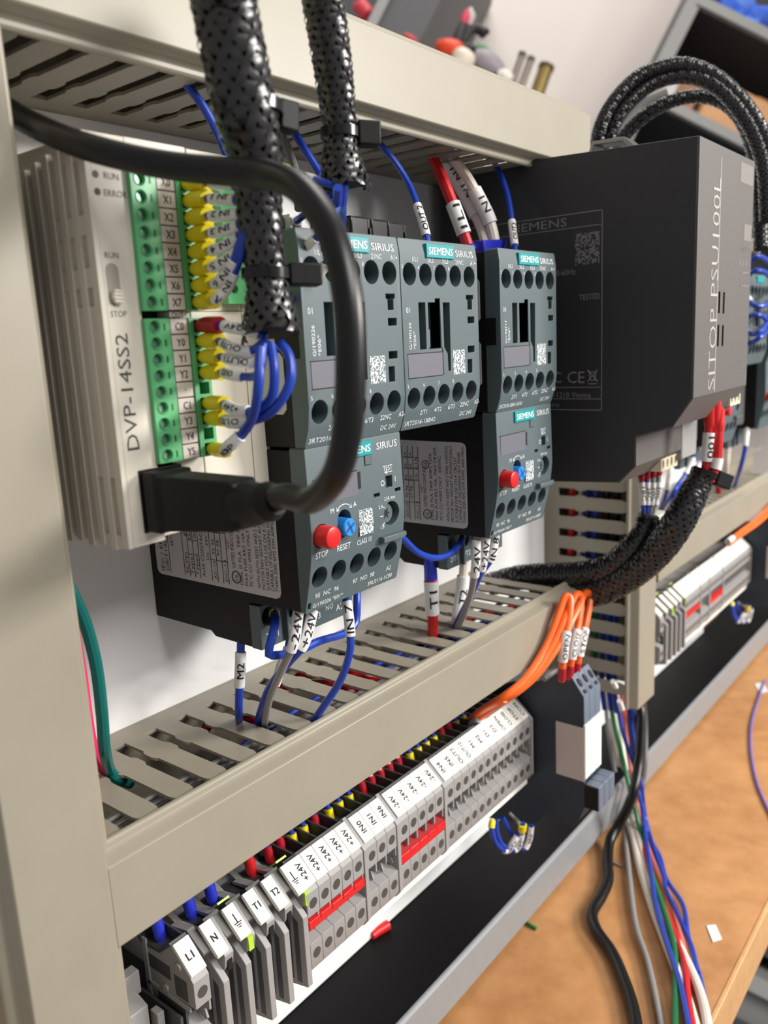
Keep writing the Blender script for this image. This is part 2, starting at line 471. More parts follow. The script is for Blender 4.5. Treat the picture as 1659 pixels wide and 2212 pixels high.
for i, (x, y) in enumerate(((-33, -16), (2, -15), (13, -14))):
    run('short red wire end in a slot of the lower duct, %s' % ('leftmost', 'middle', 'rightmost')[i], [(x-6, y+3, -163), (x, y, -158.5), (x+14, y-18, -159.5), (x+24, y-24, -164)], 1.7, M_WR, group='red wires in the lower duct')
run('long red wire inside the far end of the lower duct', [(96, -28, -161), (112, -36, -158), (128, -40, -160), (150, -38, -165)], 1.5, M_WR)
for nm, x, y, r, m in (('red', 249, -15, 2.2, M_WR), ('pale grey', 250, -20.5, 1.6, M_WW), ('blue', 249, -25, 1.6, M_WB), ('blue', 248, -31, 1.6, M_WB), ('dark', 250, -37, 2.4, M_CABLE), ('dark', 250, -43, 2.4, M_CABLE)):
    run('%s wire standing in the upper part of the right upright duct%s' % (nm, '' if y not in (-31, -43) else ', front one'), [(x, y, -92), (x+.6, y-.5, -130), (x-.4, y+.4, -170), (x, y, -184)], r, m)
for nm, x, y, r, m in (('grey', 249, -22, 1.5, M_WG), ('white', 249, -26, 1.5, M_WW), ('green', 248, -31, 1.6, M_WGR2), ('blue', 248, -36, 1.6, M_WB), ('blue', 249, -40, 1.6, M_WB), ('blue', 248, -44, 1.6, M_WB), ('red', 250, -17, 1.6, M_WR)):
    run('%s wire standing in the lower part of the right upright duct%s' % (nm, {-40: ', middle one', -44: ', front one'}.get(y, '')), [(x, y, -186), (x+.5, y-.4, -215), (x, y, -244), (x+2, y-1, -262)], r, m)
# steel rails that carry the modules
for nm, z, a, b in (('contactor', -29, -92, 560), ('terminal', -232, -100, 240), ('far_terminal', -232, 280, 560)):
    t = tag(obj('mounting_rail', MB().prism([(-0.1, z-13), (-1.2, z-13), (-1.2, z-9), (-6.5, z-9), (-6.5, z-17), (-7.5, z-17), (-7.5, z-8), (-1.2, z-8), (-1.2, z+8), (-7.5, z+8), (-7.5, z+17), (-6.5, z+17), (-6.5, z+9), (-1.2, z+9), (-1.2, z+13), (-0.1, z+13)], 'x', a, b), M_RAIL),
            {'contactor': 'steel rail that the contactors hang on', 'terminal': 'steel rail under the near terminal row', 'far_terminal': 'steel rail under the far terminal row'}[nm], 'rail')

# ------------------------------------------------------------------ contactors
def lerp_prof(pts):
    def f(z):
        for (z0, y0), (z1, y1) in zip(pts, pts[1:]):
            if z <= z0 and z >= z1: return y0+(y1-y0)*(z-z0)/(z1-z0)
        return pts[0][1] if z > pts[0][0] else pts[-1][1]
    return f
W = 43.6
def face_text(mb, f, s, x, z, cap, width=None, align='C', vert=False):
    e = 0.6; dy = (f(z+e)-f(z-e))/(2*e)          # follow the slope of the face
    up = Vector((0, dy, 1)).normalized()
    if vert: return lettering(mb, s, (x, f(z), z), up, VU, cap, width, align, lift=0.1)
    return lettering(mb, s, (x, f(z), z), XR, up, cap, width, align, lift=0.1)
def contactor(x0, label, aux, date, model, extra=None, lo='5678'):
    t = thing('contactor', label, 'contactor', (x0+W/2, -40, -57.5), 'contactors with square push-on fronts')
    f = lerp_prof([(1, -79.2), (0, -79.3), (-3.5, -79.9), (-46, -80), (-52, -79.2), (-57.6, -77.2)])
    X = lambda a: x0+a
    obj('base', MB().box(X(.15), X(W-.15), -73.8, -0.1, -57.4, 0.4), M_BLACK, t, bevel=0.5)
    holes = [circ(X(4.7+8.45*i), -9.6, 3.35) for i in range(5)] + [circ(X(4.5+8.4*i), -47.6, 3.3) for i in range(5)]
    holes += [rect(X(8.7), X(12.3), -32.6, -18.1), [(X(13.8), -32.6), (X(20.2), -32.6), (X(20.2), -16.8), (X(17.8), -16.8), (X(17.8), -18.1), (X(13.8), -18.1)],
              [(X(22.2), -32.4), (X(24.1), -34.5), (X(24.3), -40.2), (X(25.8), -40.2), (X(26.1), -18.1), (X(22.2), -18.1)],
              [(X(37), -20.3), (X(39.8), -20.3), (X(39.8), -17), (X(40.6), -17), (X(40.6), -15.6), (X(36.2), -15.6), (X(36.2), -17), (X(37), -17)],
              rect(X(36.8), X(41), -24.9, -22.7), rect(X(36.4), X(40.6), -34.7, -32.5), rect(X(36), X(38.9), -41.6, -37)]
    o = 0.5
    outer = [(X(o), -57.6), (X(W-o), -57.6), (X(W), -57.0), (X(W), 0.4), (X(W-o), 1), (X(o), 1), (X(0), 0.4), (X(0), -57.0)]
    fr = obj('front_cover', plate(MB(), outer, holes, f, lambda z: -73.8, (0, -3.5, -46, -52)), M_TEAL, t, bevel=0.22)
    obj('marking_plate', MB().box(X(1.8), X(20.8), -80.15, -79.6, -41.2, -33.9), M_PLATE, fr, bevel=0.12)
    obj('plate_groove', MB().box(X(1.5), X(20.9), -80.04, -79.5, -33.9, -33.6).box(X(1.5), X(20.9), -80.04, -79.5, -41.45, -41.2), M_HOLE, fr)
    obj('latch', MB().box(X(20.9), X(22.3), -80.3, -79.6, -41, -32.6).box(X(20.2), X(21.2), -80.2, -76, -32.6, -16.6), M_TEAL, fr, bevel=0.15)
    obj('contact_carrier', MB().box(X(14.6), X(17.4), -77.8, -73.7, -32.2, -26.4).box(X(9.2), X(11.4), -77, -73.7, -32.4, -26.8), M_PLATE, t, bevel=0.2)
    br = obj('brand_plate', MB().box(X(13.3), X(28.8), -80.55, -79.0, -4.4, -0.1), M_BRAND, t, bevel=0.2)
    obj('lettering', lettering(MB(), 'SIEMENS', (X(21.1), -80.55, -2.2), XR, ZU, 2.3, 13.6, bold=.02), M_WHITE, br)
    mb = MB(); T = lambda *a, **k: face_text(mb, f, *a, **k)
    T('SIRIUS', X(35.9), -2.3, 2.2, 10.6)
    for i, s in enumerate(('1/L1', '3/L2', '5/L3', '21NC', 'A1+')): T(s, X(7.6+8.3*i), -5.1, 1.45, None if i == 3 else None)
    for i, s in enumerate(('2/T1', '4/T2', '6/T3', '22NC', 'A2-')): T(s, X(10.2+8.0*i), -52.4+0.15*i, 1.6)
    for i, s in enumerate(lo): T(s, X(1.3+8.4*i), -43.6, 1.2); T(s, X(.9+8.4*i), -7.4, 1.2)
    T(aux, X(2.9), -20.4, 1.75)
    T('G/'+date, X(3.5), -28.3, 1.35, 8.2, vert=True); T('*E06*', X(5.7), -29.6, 1.35, 5.6, vert=True)
    T(model, X(9.6), -55.4, 1.6, 17.0); T('DC 24V', X(36.6), -55.2, 1.6, 7.6)
    if extra: T(extra, X(16.6), -37.6, 1.7)
    obj('lettering', mb, M_WHITE, fr)
    obj('code_patch', MB().box(X(27.0), X(34.2), -80.06, -79.9, -41.6, -33.5), M_CODE, fr)
    obj('side_clip', MB().box(X(-.12), X(.6), -78, -73.2, -32.8, -23.2), M_BLACK, t)
    sl = obj('side_label', MB().prism([(-8, -48), (-70, -48), (-71.4, -46.6), (-71.4, -32.4), (-70, -31), (-68.6, -31), (-68.6, -24.6), (-70, -24.6), (-71.4, -23.2), (-71.4, -10), (-70, -8.6), (-8, -8.6)], 'x', X(-.1), X(.3)), M_LABELG, t)
    return t
C1 = contactor(-42.8, 'left contactor, half hidden by the black cable, touching the one marked Q12', '01', '190226', '3RT2016-1BB42')
C2 = contactor(1.1, 'contactor marked Q12, the middle one of the three', '01', '190226', '3RT2016-1BB42', 'Q12')
C3 = contactor(59.6, 'right contactor beside the dark power supply, above an overload relay', '10', '190717', '3RT2018-1BB41-0UA0', None, '2345')

# ------------------------------------------------------------------ overload relays
def relay(x0, label, model, date, maxa):
    t = thing('overload_relay', label, 'overload relay', (x0+W/2, -40, -121), 'overload relays with red stop buttons')
    f = lerp_prof([(-57, -76.9), (-58.2, -77.1), (-82, -77.7), (-90, -76.8), (-96, -75.6), (-106.2, -73.0)])
    X = lambda a: x0+a
    bd = obj('body', MB().prism([(-0.1, -58.2), (-71.6, -58.2), (-71.2, -106), (-64, -106), (-49, -106.6), (-49, -121.2), (-31, -121), (-29, -119.4), (-0.1, -119.2)], 'x', X(.15), X(W-.15)), M_BLACK, t, bevel=0.4)
    hz = -95.6
    holes = [circ(X(4.3+8.4*i), hz, 3.25) for i in range(5)]
    holes += [[(X(14.4+3*math.cos(a)), -82.4+3*math.sin(a)) for a in [math.pi+math.pi*k/10 for k in range(11)]] + [(X(14.4+3*math.cos(a)), -80.2+3*math.sin(a)) for a in [math.pi*k/10 for k in range(11)]],
              circ(X(4.2), -83.0, 3.5), circ(X(36.9), -82.7, 3.9),
              rect(X(34.9), X(38.2), -74.3, -70.6), rect(X(28.7), X(31.6), -76.3, -75.1), rect(X(39.3), X(42.2), -76.3, -75.1), rect(X(0.7), X(2), -105, -103)]
    o = .5
    outer = [(X(o), -106.2), (X(W-o), -106.2), (X(W), -105.6), (X(W), -58), (X(W-o), -57.4), (X(o), -57.4), (X(0), -58), (X(0), -105.6)]
    fr = obj('front_cover', plate(MB(), outer, holes, f, lambda z: -71.3, (-58.2, -82, -90, -96)), M_TEAL, t, bevel=0.22)
    obj('marking_plate', MB().box(X(2.4), X(21.4), f(-70)-.18, f(-70)+.4, -74.1, -66.8), M_PLATE, fr, bevel=0.1)
    obj('plate_groove', MB().box(X(2.2), X(21.6), f(-70)-.06, f(-70)+.4, -66.8, -66.5).box(X(2.2), X(21.6), f(-70)-.06, f(-70)+.4, -74.4, -74.1).box(X(21.4), X(23), f(-70)-.06, f(-70)+.4, -74, -67.2), M_HOLE, fr)
    br = obj('brand_plate', MB().box(X(13.2), X(28.7), -77.85, -76.3, -62.7, -58.4), M_BRAND, t, bevel=0.2)
    obj('lettering', lettering(MB(), 'SIEMENS', (X(21), -77.85, -60.5), XR, ZU, 2.3, 13.6, bold=.02), M_WHITE, br)
    obj('tab_outline', MB().box(X(25.2), X(28.5), -77.35, -77, -65.9, -62.9), M_HOLE, fr)
    obj('tab', MB().box(X(25.5), X(28.2), -77.5, -77, -65.6, -62.8), M_TEAL, fr)
    sb = obj('stop_button', MB().cyl((X(4.2), -71.2, -83), (X(4.2), -77.2, -83), 3.05, 3.05, 28).tube([(X(4.2), -76.9, -83), (X(4.2), -77.2, -83), (X(4.2), -81.7, -83), (X(4.2), -82.3, -83), (X(4.2), -82.5, -83)], [3.0, 3.25, 3.3, 3.05, 2.6], 28), M_RED, t)
    rb = obj('reset_button', MB().tube([(X(14.4), -71, -82.4), (X(14.4), -79.4, -82.4), (X(14.4), -79.8, -82.4)], [2.75, 2.75, 2.45], 26), M_BLUEB, t)
    kc = MB()
    for a in (0.5, 0.5+math.pi/2):
        c, s_ = math.cos(a), math.sin(a)
        p = [(2.2*c-.42*s_, 2.2*s_+.42*c), (-2.2*c-.42*s_, -2.2*s_+.42*c), (-2.2*c+.42*s_, -2.2*s_-.42*c), (2.2*c+.42*s_, 2.2*s_-.42*c)]
        kc.prism([(X(14.4)+u, -82.4+v) for u, v in p], 'y', -79.88, -79.5)
    obj('cross_slot', kc, mat('blue_slot', (22, 84, 150), .5), rb)
    dl = obj('dial', MB().cyl((X(36.5), -71.2, -82.7), (X(36.5), -75.9, -82.7), 3.1, 3.0, 28), M_TEAL, t)
    st = []
    for k in range(12): st.append((X(36.2)+(1.9 if k % 2 == 0 else 0.85)*math.cos(math.pi*k/6), -82.7+(1.9 if k % 2 == 0 else .85)*math.sin(math.pi*k/6)))
    obj('dial_slot', MB().prism(st, 'y', -76.0, -75.5), M_HOLE, dl)
    obj('test_slider', MB().box(X(36.8), X(38), -75.5, -71, -74, -70.9), M_TEAL, t)
    obj('ledge', MB().prism([(X(31), -89.2), (X(42.6), -89.4), (X(42.8), -90.8), (X(41), -91.4), (X(31), -91.2)], 'y', -78.9, -74), M_TEAL, fr, bevel=0.3)
    mb = MB(); T = lambda *a, **k: face_text(mb, f, *a, **k)
    T('SIRIUS', X(36.5), -60.7, 2.2, 10.2); T('TEST', X(36.2), -68.0, 1.6, 4.6); T('O', X(33.2), -72.4, 1.9); T('I', X(39.6), -72.0, 1.9)
    T('STOP', X(4.4), -88.5, 1.9, 5.2); T('RESET', X(14.1), -88.4, 1.9, 6.0); T('CLASS 10', X(23.6), -88.7, 1.6, 6.8)
    T('M', X(9.3), -76.6, 1.6); T('A', X(19.4), -76.4, 1.6); T(maxa+'A max', X(36.2), -77.5, 1.15, 5.6); T('2,4', X(31.4), -79.6, 1.2); T('1,8', X(32.4), -86.2, 1.2)
    for a, s in ((4.3, '95'), (8.4, 'NC'), (12.6, '96'), (21.2, '97'), (25.5, 'NO'), (29.6, '98'), (38, 'A2')): T(s, X(a), -101.3+.0*a, 1.6)
    T('G/'+date+' *E01*', X(9.4), -104.3, 1.35, 13.4); T(model, X(34.3), -104.2, 1.45, 12.4)
    arc = []
    for k in range(13):
        a = math.radians(40+100*k/12); arc.append((X(14.4)+4.3*math.cos(a), f(-77)-.12, -79.9+4.3*math.sin(a)))
    mb.tube(arc, 0.14, 6); 
    for (px, pz), (qx, qz) in (((11.1, -77.2), (11.2, -76)), ((11.1, -77.2), (12.2, -76.9)), ((17.7, -77.2), (17.6, -76)), ((17.7, -77.2), (16.5, -76.9)),
                               ((38.2, -69.4), (34.5, -69.4)), ((34.5, -69.4), (35.5, -68.9)), ((34.5, -69.4), (35.5, -69.9)), ((32.4, -82.7), (30.8, -82.7)), ((33.4, -80.4), (32.2, -79.8)), ((33.4, -85), (32.2, -85.8))):
        mb.tube([(X(px), f(pz)-.1, pz), (X(qx), f(qz)-.1, qz)], 0.14, 5)
    obj('lettering', mb, M_WHITE, fr)
    obj('code_patch', MB().box(X(20.9), X(27.5), f(-82)-.06, f(-82)+.2, -86.7, -78.8), M_CODE, fr)
    # lower terminal block with its openings
    lf = lambda z: -53.0
    lh = [circ(X(4.3+9.6*i), -111.4, 3.1) for i in range(3)]
    lb = obj('terminal_block', plate(MB(), rect(X(0), X(W), -121.4, -107.2), lh, lf, lambda z: -48.8), M_TEAL, t, bevel=0.3)
    mb = MB()
    for a, s in ((4.9, '2/T1'), (14.4, '4/T2'), (24.2, '6/T3'), (36.6, 'A2')): lettering(mb, s, (X(a), -53, -117.6), XR, ZU, 2.3, lift=.1)
    lettering(mb, '14', (X(31.6), -53, -113.2), XR, ZU, 2, lift=.1); lettering(mb, 'NO', (X(31.6), -53, -116.2), XR, ZU, 1.8, lift=.1)
    obj('lettering', mb, M_WHITE, lb)
    for a in (10.2, 19.8): obj('separator', MB().box(X(a), X(a+1.1), -54.6, -48.8, -121.4, -107.2), M_TEAL, lb, bevel=.2)
    # printed side label
    r = 2.2
    lp = []
    for cy, cz, a0 in ((-63.4+r, -103.2+r, 180), (-63.4+r, -69.2-r, 90), (-3.8-r, -69.2-r, 0), (-3.8-r, -103.2+r, 270)):
        for k in range(6):
            a = math.radians(a0+90-90*k/5 if False else a0+18*(5-k)); lp.append((cy+r*math.cos(a), cz+r*math.sin(a)))
    sl = obj('side_label', MB().prism([(-63.4, -101.2), (-62.8, -102.6), (-61.4, -103.2), (-5.8, -103.2), (-4.4, -102.6), (-3.8, -101.2), (-3.8, -71.2), (-4.4, -69.8), (-5.8, -69.2), (-61.4, -69.2), (-62.8, -69.8), (-63.4, -71.2)], 'x', X(-.05), X(.3)), M_LABELG, t)
    mb = MB(); px = X(-.05)
    R_, U_ = (0, 0, 1), (0, 1, 0)
    def L(s, y, z, cap, w=None): lettering(mb, s, (px, y, z), R_, U_, cap, w, 'L', lift=.05)
    for s, y, z, cap, w in (('IEC / EN 60947-4-1', -7.2, -101.6, 1.7, 25), ('GB/T14048.4', -9.6, -101.6, 1.7, 16), ('3RT2', -13.2, -92.5, 1.5, None), ('SCPD      gG', -20.2, -101, 1.55, 16), ('Type1    35A', -22.8, -101, 1.55, 16),
                            ('Type2    10A', -25.4, -101, 1.55, 16), ('AUX CONTACTS', -28.6, -101, 1.6, 17), ('Ue   24V   230V  400V', -31.2, -95, 1.3, 21), ('AC-15   95 96   4A   3A   2A', -34.2, -101, 1.3, 27), ('        97 98   3A   2A   1A', -36.6, -93, 1.3, 19), ('DC-13           1A  0,1A', -39.4, -101, 1.3, 25),
                            ('LISTED IND.CONT.EQ', -43.4, -95.8, 1.5, 16), ('165C', -41.6, -90, 1.1, None), ('DIAL IS FLA. TRIP AMPS 125%', -46.6, -101, 1.45, 27), ('MAX FUSE RK5 10A , MAX CB 60A', -48.8, -101, 1.45, 29.5), ('75°C CU WIRE ONLY   600VAC', -51.0, -101, 1.45, 26),
                            ('WITH AUTO RESET AND 2 WIRE CONTROL', -54.4, -101, 1.4, 30.5), ('MOTOR MAY RESTART AUTOMATICALLY', -56.4, -101, 1.4, 30.5), ('SUITABLE FOR USE ON A CIRCUIT', -58.4, -101, 1.4, 26), ('CAPABLE OF DELIVERING NOT MORE', -60.2, -101, 1.4, 28), ('THAN 5000 RMS SYM AMPS, 600V MAX.', -62.0, -101, 1.4, 30.5)):
        L(s, y, z, cap, w)
    for y in (-11.2, -18.8, -21.5, -24.1, -26.8, -32.6, -35.4, -38, -40.6): mb.box(px-.06, px+.02, y-.12, y+.12, -101.8, -71.5 if y != -11.2 else -80)
    for z in (-94.6, -85.5, -80.5, -76): mb.box(px-.06, px+.02, -40.6, -32.6, z-.1, z+.1)
    ring = [(px-.05, -44.2+1.9*math.cos(2*math.pi*k/20), -98.9+1.9*math.sin(2*math.pi*k/20)) for k in range(21)]
    mb.tube(ring, 0.18, 5, False); lettering(mb, 'UL', (px, -44.2, -98.9), R_, U_, 1.7, 2.2, lift=.05)
    ring = [(px-.05, -44.2+1.6*math.cos(2*math.pi*k/20), -78.6+1.6*math.sin(2*math.pi*k/20)) for k in range(21)]
    mb.tube(ring, 0.16, 5, False); lettering(mb, 'SA', (px, -44.2, -78.6), R_, U_, 1.2, 1.8, lift=.05)
    obj('lettering', mb, M_INK, sl)
    return t
R1 = relay(-42.8, 'near overload relay with large red STOP button, right of the black plug', '3RU2116-1CB0', '190206', '2,5')
R2 = relay(59.6, 'overload relay under the right contactor, beside the dark power supply', '3RU2116-4AB0', '190604', '16')

# black cap and cover pieces standing behind the contactor tops
for i, (x, z) in enumerate(((0.5, 9.6), (10.3, 9.4), (18.6, 9.2))):
    t = thing('phase_cap', 'black plastic connector cap behind the contactor tops, %s of three' % ('nearest', 'middle', 'farthest')[i], 'cap', (x, -60, 0.5), 'black caps above the contactors')
    obj('shell', MB().box(x-8.4, x, -69, -52, 0.5, z-1.6), M_BLACKG, t, bevel=0.7)
    obj('rim', MB().box(x-.6, x+2.2, -68.4, -62, 0.5, z-1.8).box(x+.5, x+1.6, -68.9, -62, 2.4, 5), M_BLACKG, t, bevel=0.3)
t = thing('terminal_lug', 'small grey connector lug on top of the left contactor', 'connector', (-36, -60, 0.5))
obj('frame', MB().box(-41.6, -34, -68, -58, 0.5, 5.2), M_TEAL, t, bevel=.4); obj('window', MB().box(-40.6, -36.6, -68.1, -66, 1.2, 4.2), M_HOLE, t); obj('edge', MB().box(-34.8, -34, -70, -58, 1, 6), M_LABEL, t)

# ------------------------------------------------------------------ power supply
def psu():
    t = thing('power_supply', 'large dark grey power supply box with pale upright lettering on its front', 'power supply', (168, -60, -96))
    prof = [(-8, 45), (-125, 40.4), (-125, -58), (-117.4, -69.4), (-102, -74), (-102, -86.6), (-94.6, -94.4), (-64, -96), (-8, -96)]
    side = obj('housing', MB().prism(prof, 'x', 131, 205), M_PSU, t, bevel=0.35)
    fr = obj('front_face', MB().prism([(131.1, 40.3), (204.9, 40.3), (204.9, -58.2), (131.1, -58.2)], 'y', -125.7, -124.9), M_PSUF, t, bevel=0.3)
    obj('chamfer_face', MB().prism([(-125.6, -58.2), (-117.7, -70), (-102.2, -74.6), (-102, -74), (-117.4, -69.4), (-125, -58)], 'x', 131.1, 204.9), M_PSUF, t)
    obj('lower_face', MB().box(131.1, 186, -102.5, -101.9, -86.8, -74.2).prism([(-102.5, -86.8), (-94.8, -94.9), (-94.6, -94.3), (-102, -86.6)], 'x', 131.1, 186), M_PSUF, t)
    mb = MB()
    lettering(mb, 'SITOP PSU100L', (152.6, -125.7, -14.2), VR, VU, 9.2, 84, lift=.12, bold=-.012)
    mb.box(157.1, 157.7, -125.8, -125.6, -57.5, 36)
    obj('lettering', mb, mat('psu_print', (180, 174, 170), .5), fr)
    for x, z in ((160.2, -20.6), (166.4, -20.8), (160.2, -34.2), (166.4, -34.4)):
        obj('led_slot', MB().box(x-.95, x+.95, -125.82, -125.3, z-4.4, z+4.4), mat('led_black', (6, 6, 6), .9, spec=0), fr)
    mp = mat('psu_faint', (126, 120, 116), .5)
    for x0, x1, z0, z1 in ((184, 203, 29.5, 37.6), (192, 203, 6, 13)):
        obj('faint_sticker', MB().box(x0, x1, -125.78, -125.6, z0, z1), mp, fr)
    mb = MB()
    for s, x, z, w in (('INPUT', 196, 2.4, 13), ('6EP1', 194, -4, 17), ('24V', 196, -47, 8), ('ADJ', 198, -50.4, 9), ('5.0 A', 198, -54, 11)):
        lettering(mb, s, (x, -125.7, z), XR, ZU, 2.6, w, lift=.1)
    mb.add([], [])
    for x0, x1, z0, z1 in ((190, 203, -13.6, -13.1), (190, 203, -8, -7.5), (190, 190.5, -13.6, -7.5), (202.5, 203, -13.6, -7.5)): mb.box(x0, x1, -125.78, -125.6, z0, z1)
    obj('lettering', mb, mp, fr)
    # printed table on the side
    mb = MB(); px = 131
    R_, U_ = (0, -1, 0), (0, 0, 1)
    ln = lambda y0, y1, z0, z1: mb.box(px-.06, px+.02, y0, y1, z0, z1)
    ln(-87, -20, 18.6, 18.95); ln(-87, -20, 13.0, 13.3); ln(-87, -20, -53.6, -53.3); ln(-87, -20, -58.6, -58.3); ln(-87, -20, -63.4, -63.05); ln(-87, -86.7, -63.4, 18.95)
    for s, y, z, cap, w, al in (('SIEMENS', -71, 16.0, 3.6, 27, 'R'), ('50-60Hz', -75, -4.6, 2.4, 10.5, 'R'), ('24V DC', -66, -11, 2.0, 9, 'R'), ('TESTED', -86, -15.4, 2.4, 9.4, 'R'), ('EAC', -68, -49, 5, 9, 'R'), ('CE', -79, -49, 5.2, 8, 'R'), ('AT-1210 Vienna', -82, -56.6, 2.4, 22, 'R'), ('Austria', -67, -61, 1.9, 8, 'R')):
        lettering(mb, s, (px, y, z), R_, U_, cap, w, al, lift=.06)
    # crossed-out bin mark
    b = lambda p, q: mb.tube([(px-.05, p[0], p[1]), (px-.05, q[0], q[1])], .2, 5)
    for p, q in (((-81.2, -47), (-81.7, -50.4)), ((-84.2, -47), (-83.7, -50.4)), ((-81.7, -50.4), (-83.7, -50.4)), ((-80.8, -47), (-84.6, -47)), ((-80.4, -46), (-85, -51)), ((-85, -46), (-80.4, -51)), ((-80.8, -52), (-84.6, -52))): b(p, q)
    obj('lettering', mb, M_PRINTG, side)
    obj('code_patch', MB().box(130.94, 131.1, -85.6, -74.8, -2.2, 10.6), speckle('psu_code', (122, 122, 124), (54, 54, 57), 0.7), side)
    # cream connectors showing under the front
    for x0, y, z, n, w in ((199, -122, -60.6, 3, 5.2), (166, -100.5, -88.4, 4, 5.4)):
        for k in range(n):
            a = x0+w*k-(5 if z > -70 else 0)
            q = obj('connector', plate(MB(), rect(a, a+w-.3, z-6.4, z), [circ(a+w/2-.15, z-3.2, 1.4, 12, 2.2)], lambda zz: y, lambda zz: y+5), M_CREAM, t)
            obj('opening', MB().box(a+.6, a+w-.9, y+2.2, y+4.9, z-5.8, z-.6), M_HOLE, q)
    obj('terminal_shroud', MB().box(186, 207, -103, -60, -92, -74.4), mat('shroud_grey', (150, 148, 146), .5), t, bevel=.8)
    return t
PSU = psu()
t = thing('strap_bracket', 'bent grey metal clip on top of the dark power supply', 'bracket', (150, -86, 41.8))
obj('clip', MB().prism([(-76, 42), (-78, 47.8), (-92, 47.2), (-97, 42.6), (-94.4, 41.8), (-91.4, 45.6), (-79, 46.2), (-77.8, 42)], 'x', 140, 150), M_STEEL, t, bevel=.2)
obj('prong', MB().box(146, 149, -75.5, -73, 42, 45), M_STEEL, t)

